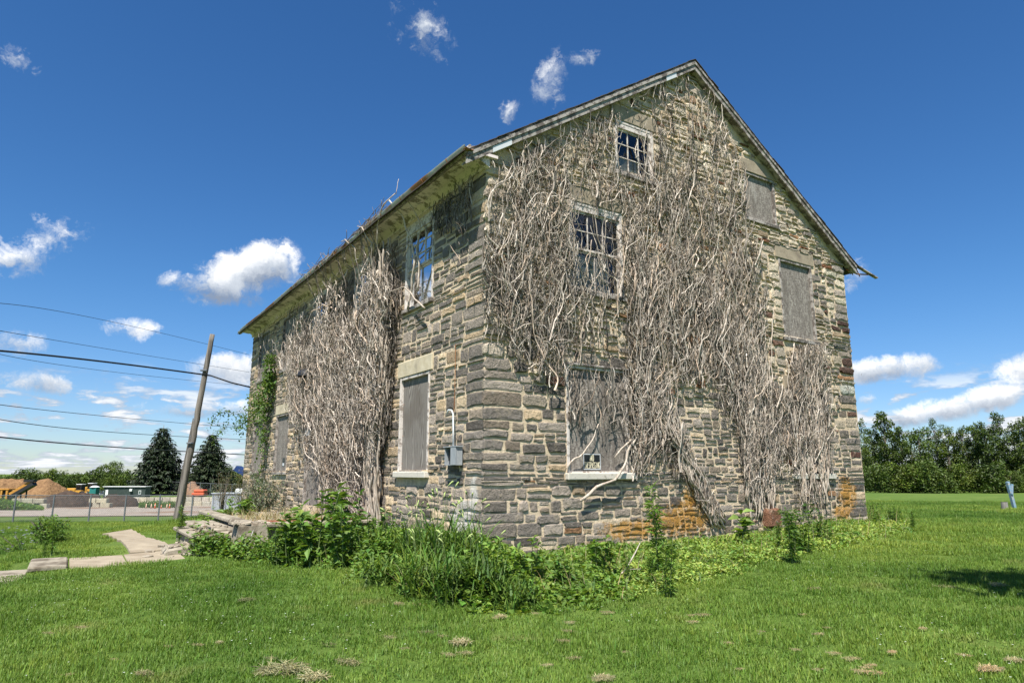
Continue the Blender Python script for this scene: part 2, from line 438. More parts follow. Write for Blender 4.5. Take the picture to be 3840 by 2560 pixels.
def masonry_mat(name, stone):
    """stone faces and mortar share the stains that grow across both"""
    m, t, out = mat_base(name)
    p = obj_pos(t)
    sp = t.new('ShaderNodeSeparateXYZ'); t.l.new(p, sp.inputs[0])
    X, Y, Z = sp.outputs
    f1 = t.noise(p, 7, 5, .65); f2 = t.noise(p, 42, 4, .7); f3 = t.noise(p, 2.3, 4, .6)
    if stone:
        a = t.new('ShaderNodeAttribute', attribute_name='Col')
        v = t.math('ADD', .38, t.math('ADD', t.math('MULTIPLY', f1, .72), t.math('MULTIPLY', f2, .52)))
        cc = t.new('ShaderNodeCombineXYZ'); [t.put(cc, i, v) for i in range(3)]
        c = t.mix(1.0, a.outputs['Color'], cc.outputs[0], 'MULTIPLY')
        c = t.mix(t.math('MULTIPLY', t.smooth(t.math('ADD', f3, t.math('MULTIPLY', t.math('SUBTRACT', f1, .5), .5)), .56, .68), .42), c, (0.43, 0.355, 0.25))
        c = t.mix(t.math('MULTIPLY', t.smooth(t.noise(p, 13, 5, .7), .60, .70), .55), c, (0.45, 0.45, 0.40))
        c = t.mix(t.math('MULTIPLY', t.smooth(t.noise(p, 9, 5, .7, .5), .58, .70), .75), c, (0.06, 0.056, 0.05))  # noise paints shaded crevices into the stone colour
    else:
        c = t.ramp(f1, [(0.3, (0.48, 0.375, 0.25)), (0.7, (0.74, 0.605, 0.43))])
        c = t.mix(t.math('MULTIPLY', t.smooth(f3, .5, .7), .6), c, (0.27, 0.23, 0.18))
        c = t.mix(t.math('MULTIPLY', t.smooth(f2, .58, .75), .6), c, (0.16, 0.14, 0.12))

    def blob(cx, cy, cz, rx, ry, rz):
        q = None
        for s_, c_, r_ in ((X, cx, rx), (Y, cy, ry), (Z, cz, rz)):
            e = t.math('POWER', t.math('ABSOLUTE', t.math('DIVIDE', t.math('SUBTRACT', s_, c_), r_)), 2.0)
            q = e if q is None else t.math('ADD', q, e)
        return t.math('SUBTRACT', 1.0, q)
    ln = t.math('MULTIPLY', t.math('SUBTRACT', t.noise(p, 6.5, 7, .78), .5), 4.4)

    def stain(blobs, c, col, k):
        b = None
        for q in blobs:
            v = blob(*q); b = v if b is None else t.math('MAXIMUM', b, v)
        return t.mix(t.math('MULTIPLY', t.smooth(t.math('ADD', b, ln), .0, 1.0), k), c, col)
    # orange lichen at the foot of the gable, white run of lime beside the corner
    c = stain([(4.9, 0, -.98, 1.1, 2, .42), (5.1, 0, -.60, .25, 2, .45), (3.5, 0, -1.12, 1.1, 2, .24), (11.1, 0, -.55, .5, 2, .55), (10.8, 0, -1.0, .5, 2, .3)], c, (0.42, 0.215, 0.035), .85)
    c = stain([(-.0, .75, -.85, 2, .55, .42), (0, .35, -.45, 2, .18, .5)], c, (0.66, 0.64, 0.58), .8)
    b = t.new('ShaderNodeBsdfPrincipled'); t.put(b, 'Base Color', c); t.put(b, 'Roughness', .92); t.put(b, 'Specular IOR Level', .2)
    bn = t.new('ShaderNodeBump'); bn.inputs['Strength'].default_value = 1.0; bn.inputs['Distance'].default_value = .085 if stone else .03
    hgt = t.math('ADD', t.noise(p, 9, 7, .7), t.math('MULTIPLY', t.noise(p, 30, 5, .7), .4))
    t.put(bn, 'Height', hgt); t.put(b, 'Normal', bn.outputs[0])
    t.l.new(b.outputs[0], out.inputs[0])


masonry_mat('stone_face', True); masonry_mat('mortar', False)


def paint_mat(name, paint, under, amount, scale=5):
    """old paint flaking off grey wood"""
    m, t, out = mat_base(name)
    p = obj_pos(t)
    f = t.noise(t.mapv(p, (1, 1, 1)), scale, 7, .72)
    g = t.noise(p, 30, 4, .7)
    c = t.mix(t.smooth(f, amount, amount + .09), paint, under)
    c = t.mix(t.math('MULTIPLY', t.smooth(g, .55, .75), .45), c, tuple(x * .45 for x in under))
    b = t.new('ShaderNodeBsdfPrincipled'); t.put(b, 'Base Color', c); t.put(b, 'Roughness', .8); t.put(b, 'Specular IOR Level', .25)
    bn = t.new('ShaderNodeBump'); bn.inputs['Strength'].default_value = .5; bn.inputs['Distance'].default_value = .006
    t.put(bn, 'Height', t.math('ADD', f, g)); t.put(b, 'Normal', bn.outputs[0]); t.l.new(b.outputs[0], out.inputs[0])


paint_mat('white_paint', (0.62, 0.565, 0.51), (0.28, 0.235, 0.20), .49)
paint_mat('cornice_paint', (0.74, 0.64, 0.60), (0.25, 0.215, 0.17), .49, 4)
paint_mat('rake_paint', (0.37, 0.335, 0.30), (0.13, 0.11, 0.095), .455, 6)
paint_mat('blue_paint', (0.19, 0.31, 0.42), (0.38, 0.37, 0.35), .50, 9)
paint_mat('sill_paint', (0.60, 0.56, 0.48), (0.36, 0.33, 0.27), .56, 9)


def board_mat(name, osb):
    m, t, out = mat_base(name)
    p = obj_pos(t)
    if osb:
        ca = t.noise(t.mapv(p, (1, 1, .28), rot=(.5, .4, 0)), 26, 4, .7); cb = t.noise(t.mapv(p, (.5, .5, 1), rot=(.2, -.9, .3)), 34, 4, .7)
        f = t.math('ADD', t.math('MULTIPLY', ca, .5), t.math('MULTIPLY', cb, .5))
        c = t.ramp(f, [(0.36, (0.085, 0.072, 0.062)), (0.5, (0.215, 0.190, 0.165)), (0.64, (0.42, 0.385, 0.335))])
        c = t.mix(t.math('MULTIPLY', t.smooth(t.noise(t.mapv(p, (1, 1, .3)), 3, 5, .65), .46, .68), .65), c, (0.13, 0.112, 0.095))
        c = t.mix(t.math('MULTIPLY', t.smooth(t.noise(t.mapv(p, (1, 1, .1)), 7, 4, .6), .56, .72), .5), c, (0.38, 0.36, 0.32))
    else:
        d = t.noise(t.mapv(p, (1, 1, .12)), 2.2, 3, .6)
        wv = t.new('ShaderNodeTexWave', wave_type='BANDS', bands_direction='Y')
        t.put(wv, 'Vector', t.mapv(t.vadd(p, t.vscale(t.noise(t.mapv(p, (1, 1, .15)), 1.8, 3, .6, color=True), .55)), (1, 1, .05)))
        t.put(wv, 'Scale', 11.0); t.put(wv, 'Distortion', 3.0); t.put(wv, 'Detail', 3.0)
        f = t.math('ADD', t.math('MULTIPLY', wv.outputs['Fac'], .55), t.math('MULTIPLY', t.noise(t.mapv(p, (1, 1, .08)), 40, 4), .45))
        c = t.ramp(f, [(0.25, (0.085, 0.075, 0.066)), (0.5, (0.19, 0.172, 0.15)), (0.8, (0.34, 0.315, 0.28))])
        sp = t.new('ShaderNodeSeparateXYZ'); t.l.new(p, sp.inputs[0])
        c = t.mix(t.math('MULTIPLY', t.smooth(t.noise(p, 1.1, 4), .48, .66), .5), c, (0.12, 0.10, 0.082))
    b = t.new('ShaderNodeBsdfPrincipled'); t.put(b, 'Base Color', c); t.put(b, 'Roughness', .9); t.put(b, 'Specular IOR Level', .15)
    bn = t.new('ShaderNodeBump'); bn.inputs['Strength'].default_value = .6; bn.inputs['Distance'].default_value = .006
    t.put(bn, 'Height', f); t.put(b, 'Normal', bn.outputs[0]); t.l.new(b.outputs[0], out.inputs[0])


board_mat('osb', True); board_mat('plywood', False)
mat('lintel_tan', (0.46, 0.39, 0.26), (0.60, 0.53, 0.39), 6, .9, .4, 20, .008, big=(3, (0.36, 0.31, 0.22), .5, .75))
mat('lintel_brown', (0.25, 0.205, 0.145), (0.38, 0.32, 0.23), 6, .9, .5, 18, .012, big=(3, (0.20, 0.16, 0.12), .5, .75))
mat('shingle', (0.045, 0.042, 0.04), (0.11, 0.10, 0.09), 20, .95, .5, 60, .006, big=(2.5, (0.09, 0.06, 0.045), .5, .7))
mat('gutter_metal', (0.38, 0.38, 0.33), (0.50, 0.50, 0.44), 5, .6, .15, 20, .004, big=(.9, (0.30, 0.13, 0.045), .50, .62))
mat('rusty_metal', (0.20, 0.075, 0.03), (0.36, 0.17, 0.07), 9, .85, .4, 30, .006)
mat('black_metal', (0.015, 0.015, 0.016), (0.035, 0.035, 0.036), 12, .5, 0)
mat('grey_box', (0.27, 0.29, 0.30), (0.36, 0.38, 0.39), 6, .5, .05)
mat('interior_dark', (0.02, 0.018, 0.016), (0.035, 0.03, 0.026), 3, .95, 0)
mat('curtain', (0.30, 0.33, 0.30), (0.44, 0.46, 0.42), 2, .95, 0)
mat('concrete_slab', (0.25, 0.205, 0.145), (0.36, 0.305, 0.22), 3, .92, .4, 30, .01, big=(1.2, (0.25, 0.20, 0.14), .5, .72))
mat('old_concrete', (0.22, 0.19, 0.14), (0.38, 0.335, 0.26), 6, .93, .6, 20, .02, big=(2.5, (0.13, 0.105, 0.075), .48, .66))
mat('rubble', (0.27, 0.235, 0.18), (0.44, 0.39, 0.32), 9, .9, .5, 25, .02, attr=True)
mat('brick_red', (0.25, 0.085, 0.05), (0.37, 0.15, 0.09), 9, .9, .4, 30, .01)
mat('pole_wood', (0.075, 0.065, 0.055), (0.27, 0.24, 0.205), 9, .95, .9, 22, .02, stretch=(1, 1, .08), attr=False)
mat('cable', (0.012, 0.012, 0.013), (0.02, 0.02, 0.02), 5, .6, 0)
mat('galvanised', (0.13, 0.14, 0.145), (0.20, 0.21, 0.22), 10, .5, 0, metal=.3)
mat('gravel', (0.24, 0.20, 0.16), (0.40, 0.345, 0.28), 1.1, .95, .5, 8, .05, world=True, big=(.12, (0.23, 0.15, 0.095), .5, .62))
mat('asphalt', (0.11, 0.11, 0.115), (0.16, 0.16, 0.165), 20, .9, .2, world=True)
mat('road_white', (0.72, 0.72, 0.70), (0.82, 0.82, 0.80), 9, .7, 0)
mat('woodchip', (0.15, 0.08, 0.036), (0.32, 0.19, 0.09), 2.2, .95, .9, 3, .3)
mat('dark_mulch', (0.035, 0.023, 0.016), (0.085, 0.058, 0.042), 2.5, .95, .8, 4, .2)
mat('brown_soil', (0.17, 0.10, 0.06), (0.27, 0.17, 0.11), 2, .95, .6, 4, .2)
mat('yard_block', (0.40, 0.37, 0.29), (0.56, 0.53, 0.44), 2.5, .92, .4, 8, .02, attr=True)
mat('loader_yellow', (0.45, 0.23, 0.035), (0.55, 0.30, 0.05), 3, .5, 0)
mat('machine_orange', (0.38, 0.17, 0.03), (0.50, 0.25, 0.05), 3, .7, 0)
mat('cone_orange', (0.78, 0.16, 0.04), (0.85, 0.24, 0.07), 5, .6, 0)
mat('cone_faded', (0.72, 0.46, 0.30), (0.80, 0.58, 0.42), 5, .7, 0)
mat('plain_white', (0.68, 0.68, 0.66), (0.78, 0.78, 0.76), 3, .6, 0)
mat('teal_plastic', (0.02, 0.14, 0.13), (0.03, 0.19, 0.17), 3, .5, 0)
mat('container_green', (0.045, 0.065, 0.058), (0.07, 0.095, 0.085), 2, .6, 0)
mat('grey_steel', (0.27, 0.30, 0.32), (0.38, 0.41, 0.43), 1.5, .6, 0)
mat('truck_blue', (0.012, 0.03, 0.10), (0.018, 0.045, 0.15), 3, .5, 0)
mat('red_paint', (0.46, 0.09, 0.045), (0.55, 0.13, 0.06), 3, .5, 0)
mat('rubber', (0.02, 0.02, 0.02), (0.035, 0.035, 0.034), 8, .9, 0)
mat('stump_wood', (0.16, 0.15, 0.14), (0.30, 0.28, 0.25), 10, .95, .5, stretch=(1, 1, .2))
mat('sign_black', (0.008, 0.008, 0.009), (0.014, 0.014, 0.015), 3, .3, 0, spec=.5)
mat('sign_letter', (0.66, 0.60, 0.42), (0.72, 0.66, 0.48), 3, .5, 0)
mat('sign_border', (0.55, 0.57, 0.58), (0.66, 0.68, 0.68), 3, .4, 0)


def glass_mat(name, tint):
    m, t, out = mat_base(name)
    b = t.new('ShaderNodeBsdfGlossy'); b.inputs['Roughness'].default_value = .04; b.inputs['Color'].default_value = (.9, .95, 1, 1)
    d = t.new('ShaderNodeBsdfTransparent'); d.inputs['Color'].default_value = (*tint, 1)
    fr = t.new('ShaderNodeFresnel'); fr.inputs[0].default_value = 1.5
    mx = t.new('ShaderNodeMixShader'); t.l.new(t.math('ADD', t.math('MULTIPLY', fr.outputs[0], .75), .03, clamp=True), mx.inputs[0])
    t.l.new(d.outputs[0], mx.inputs[1]); t.l.new(b.outputs[0], mx.inputs[2]); t.l.new(mx.outputs[0], out.inputs[0])


glass_mat('old_glass', (.75, .80, .78))


# ------------------------------------------------------------------ ground sheets
def build_ground():
    xs = np.unique(np.concatenate([np.linspace(-40, 40, 161), np.linspace(-140, 160, 101), np.array([-3000, -1200, -500, -250, 250, 500, 1200, 3000])]))
    ys = np.unique(np.concatenate([np.linspace(-12, 50, 125), np.linspace(50, 180, 53), np.array([-3000, -600, -100, -30, 220, 300, 500, 1000, 3000])]))
    gx, gy = np.meshgrid(xs, ys)
    Z = terr(gx, gy)
    V = np.stack([gx, gy, Z], -1).reshape(-1, 3)
    nx, ny = len(xs), len(ys)
    i = np.arange(nx - 1)[None, :] + nx * np.arange(ny - 1)[:, None]
    F = np.stack([i, i + 1, i + 1 + nx, i + nx], -1).reshape(-1, 4)
    o = link('ground', mesh_np('ground', V, F, smooth=True), None, 'lawn_soil'); o['kind'] = 'structure'


def sheet(name, m, poly, lift, step=1.5):
    """a thin sheet that follows the terrain inside a strip of left/right edge points"""
    L = np.array([p[0] for p in poly], float); Rr = np.array([p[1] for p in poly], float)
    V = []; n = 14
    for l, r in zip(L, Rr):
        for k in range(n + 1):
            q = l + (r - l) * k / n; V.append((q[0], q[1], tz(*q) + lift))
    F = [(i * (n + 1) + k, i * (n + 1) + k + 1, (i + 1) * (n + 1) + k + 1, (i + 1) * (n + 1) + k) for i in range(len(L) - 1) for k in range(n)]
    o = link(name, mesh_np(name, V, F, smooth=True), None, m); o['kind'] = 'structure'
    return o


build_ground()
ed = []
for f in np.linspace(-70, 22, 40):
    ed.append(((f, 101.0 + 1.5 * math.sin(f * .13)), (f, interp(f, [(-70, 55), (-34, 57.5), (-20, 63), (0, 70), (40, 74)]) + .8 * math.sin(f * .9))))
sheet('gravel_yard', 'gravel', ed, 0.05)
rd = [((x, 25.5 - .32 * (x + 40) + .2), (x, 21.8 - .34 * (x + 40))) for x in np.linspace(-60, -13.5, 26)]
sheet('road', 'asphalt', rd, 0.06)
sheet('road_edge_line', 'road_white', [((l[0], l[1] - .45), (l[0], l[1] - .62)) for l, r in rd], 0.066)

# ------------------------------------------------------------------ stone house
HOUSE = empty('stone_house', tuple(CORN), R(90) - HAZ, 'abandoned two storey stone house with boarded windows under dead vines', 'house')
HOUSE_M = Matrix.Translation(Vector(CORN)) @ Matrix.Rotation(R(90) - HAZ, 4, 'Z')
GW, FL, EAVE, PEAK, ROOFS = 11.95, 19.5, 6.05, 10.08, .655     # gable width, facade length, eaves, ridge, roof slope
BASE = -2.0


def wl(w, a, n, z): return (a, -n, z) if w == 'G' else (-n, a, z)


def roof_z(u): return PEAK - ROOFS * abs(u - 5.88)


# openings: wall, a0, a1, z0, z1, kind
OPEN = [('G', 1.84, 3.46, 0.0, 2.09, 'osb_sign'), ('G', 8.86, 10.48, -.02, 2.08, 'hidden'), ('G', 1.98, 3.44, 3.66, 5.55, 'sash'), ('G', 8.93, 10.36, 3.43, 5.54, 'osb2'),
        ('G', 3.32, 4.5, 6.55, 7.80, 'attic'), ('G', 7.74, 9.0, 6.42, 7.70, 'osb'),
        ('F', 2.22, 3.72, .03, 2.10, 'ply'), ('F', 5.62, 7.05, .03, 2.10, 'osb'), ('F', 9.38, 10.82, -.95, 1.5, 'door'), ('F', 12.93, 14.62, .03, 2.02, 'osb'), ('F', 16.62, 18.1, .03, 2.02, 'osb'),
        ('F', 2.18, 3.62, 3.66, 5.66, 'sash'), ('F', 5.65, 7.05, 3.66, 5.6, 'sash'), ('F', 9.4, 10.85, 3.62, 5.58, 'sash'), ('F', 12.93, 14.5, 3.62, 5.56, 'osb'), ('F', 16.6, 18.1, 3.62, 5.54, 'osb')]


def wall_sheet(w, alen, ztop, parent, name):
    ops = [o for o in OPEN if o[0] == w]
    ac = sorted({0.0, alen} | {x for o in ops for x in (o[1], o[2])}); zc = sorted({BASE, ztop} | {x for o in ops for x in (o[3], o[4])})
    bm = bmesh.new()

    def q(pts):
        vs = [bm.verts.new(wl(w, *p)) for p in pts]
        if w == 'F': vs = vs[::-1]
        bm.faces.new(vs)
    for i in range(len(ac) - 1):
        for j in range(len(zc) - 1):
            am, zm = (ac[i] + ac[i + 1]) / 2, (zc[j] + zc[j + 1]) / 2
            if any(o[1] < am < o[2] and o[3] < zm < o[4] for o in ops): continue
            q([(ac[i], 0, zc[j]), (ac[i + 1], 0, zc[j]), (ac[i + 1], 0, zc[j + 1]), (ac[i], 0, zc[j + 1])])
    for o in ops:
        _, a0, a1, z0, z1, _k = o; d = -.32
        q([(a0, 0, z0), (a0, 0, z1), (a0, d, z1), (a0, d, z0)]); q([(a1, 0, z0), (a1, d, z0), (a1, d, z1), (a1, 0, z1)])
        q([(a0, 0, z0), (a0, d, z0), (a1, d, z0), (a1, 0, z0)]); q([(a0, 0, z1), (a1, 0, z1), (a1, d, z1), (a0, d, z1)])
    if w == 'G':
        for sgn in (-1, 1):
            n = Vector((sgn * ROOFS, 0, 1)).normalized()
            bmesh.ops.bisect_plane(bm, geom=bm.verts[:] + bm.edges[:] + bm.faces[:], plane_co=(5.88, 0, PEAK - .06), plane_no=n, clear_outer=True)
    bmesh.ops.remove_doubles(bm, verts=bm.verts[:], dist=1e-4)
    me = bpy.data.meshes.new(name); bm.to_mesh(me); bm.free()
    return link(name, me, parent, 'mortar')


GABLE = wall_sheet('G', GW, PEAK, HOUSE, 'gable_wall')
FACADE = wall_sheet('F', FL, EAVE, HOUSE, 'long_wall')
b = MB()          # the two walls away from the camera and the inner box
b.quad((GW, 0, BASE), (GW, FL, BASE), (GW, FL, EAVE), (GW, 0, EAVE))
b.add([(0, FL, BASE), (GW, FL, BASE), (GW, FL, EAVE), (5.88, FL, PEAK - .06), (0, FL, EAVE)], [(0, 4, 3, 2, 1)])
b.build('rear_wall', 'mortar', HOUSE)
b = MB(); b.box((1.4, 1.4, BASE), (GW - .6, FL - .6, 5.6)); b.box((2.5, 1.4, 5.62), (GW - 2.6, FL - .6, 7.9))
b.build('dark_interior_box', 'interior_dark', HOUSE)  # near-black box: the dimness of the rooms is put into its colour

# ---- stones
GREYS = [(.235, .228, .212), (.185, .18, .17), (.28, .268, .245), (.135, .132, .126), (.22, .20, .17), (.33, .31, .28)]
TANS = [(.42, .355, .25), (.36, .30, .215), (.48, .42, .31)]
CREAMS = [(.52, .50, .42), (.45, .42, .34), (.40, .38, .33), (.56, .53, .44)]
BROWNS = [(.20, .105, .06), (.27, .17, .10), (.145, .095, .075)]


def stone_color(w, a, z):
    r = random.random()
    if w == 'F':
        pal = GREYS if r < (.84 if a < 8 else .66) else TANS
    else:
        hi = max(0, min(1.25, (z - .9) / 2.4 + (a - 3) * .03))
        if a > 10.3 and z > 1.5: hi = .55
        if r < .012 + .05 * hi: pal = BROWNS
        elif r < .07 + .68 * hi: pal = CREAMS
        elif r > .93: pal = TANS
        else: pal = GREYS
    c = random.choice(pal); k = random.uniform(.66, 1.25) * (1.16 if w == 'F' else 1.10)
    return (c[0] * k * 1.12, c[1] * k, c[2] * k * .90)


def stone_geo(w, a0, a1, z0, z1, h, rnd, jit):
    """one dressed or rough stone: bedded edge, shoulder, broken face; 50 triangles"""
    W_, H_ = a1 - a0, z1 - z0; m_ = min(W_, H_)
    c = [random.uniform(.4, 1.0) * rnd * m_ for _ in range(8)]
    ring = [(a0 + c[0], z0), ((a0 + a1) / 2, z0), (a1 - c[1], z0), (a1, z0 + c[2]), (a1, z1 - c[3]), (a1 - c[4], z1), ((a0 + a1) / 2, z1), (a0 + c[5], z1), (a0, z1 - c[6]), (a0, z0 + c[7])]
    ring = [(x + random.uniform(-jit, jit), y + random.uniform(-jit, jit) * .8) for x, y in ring]
    n = len(ring); am, zm = (a0 + a1) / 2, (z0 + z1) / 2
    ins = min(.035, .16 * m_)
    vs = [wl(w, x, -.04, y) for x, y in ring]
    vs += [wl(w, x, h * random.uniform(.35, .6), y) for x, y in ring]
    for x, y in ring:
        dx, dy = x - am, y - zm; L = math.hypot(dx, dy); f = 1 - ins * random.uniform(.6, 1.6) / max(L, .02)
        vs.append(wl(w, am + dx * f, h * random.uniform(.82, 1.12), zm + dy * f))
    vs.append(wl(w, am + random.uniform(-.2, .2) * W_, h * random.uniform(.85, 1.18), zm + random.uniform(-.2, .2) * H_))
    fs = []
    for k in range(2):
        for i in range(n): fs.append((k * n + i, k * n + (i + 1) % n, (k + 1) * n + (i + 1) % n, (k + 1) * n + i))
    fs += [(2 * n + i, 2 * n + (i + 1) % n, 3 * n) for i in range(n)]
    if w == 'F': fs = [f[::-1] for f in fs]
    return vs, fs


COURSES = [BASE + .45]
while COURSES[-1] < 10.4: COURSES.append(COURSES[-1] + random.uniform(.175, .295))
# polygons of the dead vine in wall coordinates (a, z) and how thick it grows there
VG = {'main': ([(-.13, 2.29), (-.17, 3.84), (-.05, 5.34), (.32, 5.83), (1.38, 6.64), (2.31, 7.31), (3.19, 7.78), (4.17, 8.81), (5.52, 9.56), (6.46, 9.46), (7.05, 8.74), (7.63, 7.69), (7.69, 6.27), (8.04, 5.76), (8.31, 5.10), (8.01, 3.47), (7.81, 2.14), (7.02, 1.57), (6.13, 1.77), (5.0, 1.84), (4.18, 1.51), (3.44, 1.65), (3.40, 2.10), (1.85, 2.06), (1.74, 1.54), (1.37, 1.51), (.72, 1.88), (.34, 2.25)], 1),
      'bare': ([(1.93, 3.30), (3.40, 3.50), (3.37, 2.19), (1.85, 2.08)], -.72),
      'attic': ([(3.4, 6.62), (4.42, 6.62), (4.42, 7.75), (3.4, 7.75)], -.42), 'sash': ([(2.08, 3.72), (3.34, 3.72), (3.34, 5.5), (2.08, 5.5)], -.36), 'sframe': ([(1.9, 3.55), (3.52, 3.55), (3.52, 5.68), (1.9, 5.68)], -.22), 'aframe': ([(3.24, 6.45), (4.58, 6.45), (4.58, 7.95), (3.24, 7.95)], -.2),
      'bundle': ([(3.45, 1.83), (4.45, 1.71), (4.94, .98), (5.29, .24), (6.17, -1.09), (5.74, -1.12), (4.85, -.23), (4.10, .05), (3.36, -.21), (3.28, .74)], 1),
      'right': ([(6.13, 1.77), (8.08, 2.27), (8.73, 1.99), (9.16, 3.26), (10.6, 3.36), (10.4, 2.09), (10.6, 1.88), (10.4, -.05), (8.64, -.10), (7.79, -.25), (7.39, -.94), (7.01, -.88), (6.85, -.14), (6.64, .84), (6.10, 1.42)], 1),
      'undersill': ([(8.81, -.15), (10.27, -.16), (9.78, -.91), (8.52, -1.03)], .6), 'board': ([(1.81, 1.97), (3.42, 2.10), (3.38, .75), (1.80, .9)], .55),
      'sparsetop': ([(-.05, 5.60), (-.07, 5.87), (3.20, 8.22), (5.55, 9.93), (6.16, 9.78), (4.25, 7.78), (1.37, 5.78)], .4), 'strip': ([(10.69, 2.59), (11.95, 2.69), (11.85, .88), (10.52, .84)], .1)}
VF = {'gap': ([(9.0, 1.2), (11.2, 1.3), (11.0, -1), (9.2, -1)], -.35), 'w2': ([(5.7, 3.9), (6.95, 3.9), (6.95, 5.5), (5.7, 5.5)], -.8), 'w3': ([(9.5, 3.8), (10.7, 3.8), (10.7, 5.5), (9.5, 5.5)], -.78), 'core': ([(3.64, 3.91), (3.87, 5.35), (5.11, 5.72), (7.64, 5.42), (10.43, 5.24), (11.5, 4.62), (12.4, 4.34), (11.93, 3.19), (11.65, 1.87), (10.08, .97), (8.27, -.17), (6.76, -1.23), (4.59, -1.32), (4.56, -.05), (4.01, .83), (3.88, 2.21), (3.83, 3.22)], 1),
      'upl': ([(18.2, 5.45), (14.75, 5.7), (10.99, 5.7), (10.24, 2.98), (14.17, 3.46), (17.74, 4.0)], .32), 'corner': ([(2.10, 5.65), (.32, 5.74), (.34, 4.5), (2.06, 4.9)], 1.7),
      'left': ([(11.5, 1.17), (9.26, 1.07), (8.92, -.90), (10.59, -.97)], .5), 'edge': ([(1.32, 4.60), (.30, 4.65), (.22, 2.42), (.91, 3.23)], .2)}


def in_poly(a, z, P):
    r = np.zeros(len(a), bool); n = len(P)
    for i in range(n):
        (x1, y1), (x2, y2) = P[i], P[(i + 1) % n]
        if y1 == y2: continue
        r ^= ((y1 > z) != (y2 > z)) & (a < (x2 - x1) * (z - y1) / (y2 - y1) + x1)
    return r


def vine_density(w, a, z):
    d = np.zeros(len(a))
    for P, k in sorted((VG if w == 'G' else VF).values(), key=lambda q: q[1] < 0):
        m_ = in_poly(a, z, P)
        if k > 0: d = np.where(m_, np.maximum(d, k), d)
        else: d = np.where(m_, np.maximum(0, d + k), d)
    if w == 'G': d = d * interp(z, [(3.4, .95), (5.2, .66), (7.2, .44), (9.6, .34)])
    else: d = d * interp(z, [(-1.3, .62), (.2, .66), (1.0, 1), (3.2, 1), (4.2, .60), (5.7, .36)])
    cl = .5 + .5 * np.sin(a * 3.3 + 1.7 * np.sin(z * 1.9)) * np.sin(z * 2.3 + 1.2 * np.sin(a * 2.7))
    cl2 = .5 + .5 * np.sin(a * 7.1 + 2.1 * np.sin(z * 3.7)) * np.sin(z * 4.9 + np.sin(a * 5.3))
    return d * ((.28 + .62 * cl + .30 * cl2) if w == 'G' else (.30 + .70 * cl + .25 * cl2))


STONES = []


def lay_stones(w, alen):
    ops = [(o[1], o[2], o[3], o[4]) for o in OPEN if o[0] == w]
    lint = [(o[1] - .14, o[2] + .14, o[4] - .01, o[4] + .37) for o in OPEN if o[0] == w and o[5] != 'door' and (w == 'G' or o[4] < 3) and not (w == 'G' and o[5] == 'osb_sign')]
    sills = [(o[1] - .06, o[2] + .06, o[3] - .15, o[3] + .01) for o in OPEN if o[0] == w and o[5] != 'door']
    blocked = ops + lint + sills
    for i in range(len(COURSES) - 1):
        z0, z1 = COURSES[i], COURSES[i + 1]
        if z0 > (PEAK if w == 'G' else 5.75): break
        zs = sorted({z0, z1} | {x for b_ in blocked for x in (b_[2], b_[3]) if z0 + .07 < x < z1 - .07})
        for j in range(len(zs) - 1):
            c0, c1 = zs[j], zs[j + 1]
            cuts = [(0.0 if w == 'F' else -.05, alen)]
            for b_ in blocked:
                if b_[2] < c1 - .03 and b_[3] > c0 + .03:
                    nc = []
                    for s, e in cuts:
                        if b_[1] <= s or b_[0] >= e: nc.append((s, e)); continue
                        if b_[0] > s + .05: nc.append((s, b_[0]))
                        if b_[1] < e - .05: nc.append((b_[1], e))
                    cuts = nc
            for s, e in cuts:
                a = s
                while a < e - .01:
                    quoin = (a < .02 and a <= s + 1e-6) or (alen - a < .9)
                    L = random.uniform(.45, .95) if quoin else random.uniform(.20, .62) if (w == 'F' or (a < 3.4 and c0 < 1.8)) else random.uniform(.16, .48)
                    if e - a - L < .17: L = e - a
                    if L > 1.0: L = L / 2
                    rough = 0 if (w == 'F' or c0 < 1.5) else 1
                    split = (not quoin) and (c1 - c0) > .17 and random.random() < (.34 if w == 'F' else (.12 if a < 2.2 and c0 < 1.5 else .5))
                    hz = [(c0, c1)]
                    if split:
                        mz = c0 + (c1 - c0) * random.uniform(.38, .62); hz = [(c0, mz), (mz, c1)]
                    for y0, y1 in hz:
                        if w == 'G' and y1 > min(roof_z(a), roof_z(a + L)) - .14: continue
                        if w == 'F' and y1 > 5.8: continue
                        g = random.uniform(.015, .036) + (.004 if rough else 0)
                        wob = .022 * math.sin((a + L / 2) * 1.7 + y0 * 5) + .016 * math.sin((a + L / 2) * 4.3 + y0) + random.uniform(-.008, .008)
                        bl = any(b_[2] < y1 + .08 and b_[3] > y0 - .08 for b_ in blocked if b_[0] < a + L + .1 and b_[1] > a - .1)
                        if bl: wob = 0
                        STONES.append((w, a + g, a + L - g, y0 + g + wob, y1 - g + wob, random.uniform(.008, .034) if not rough else random.uniform(.02, .06),
                                       random.uniform(.12, .3) if not rough else random.uniform(.28, .45), .017 if not rough else .028, quoin))
                    a += L


lay_stones('G', GW); lay_stones('F', FL)
# size of each stone in the picture, and the 300 that show largest become single pieces
def proj_np(P):
    f = P[:, 1] * math.cos(PITCH) + P[:, 2] * math.sin(PITCH); u = -P[:, 1] * math.sin(PITCH) + P[:, 2] * math.cos(PITCH)
    return np.stack([1920 + FPX * P[:, 0] / f, 1280 - FPX * u / f], -1)


def l2w_np(P): return CORN + P[:, :1] * U + P[:, 1:2] * Vv + P[:, 2:] * np.array([0, 0, 1.0])


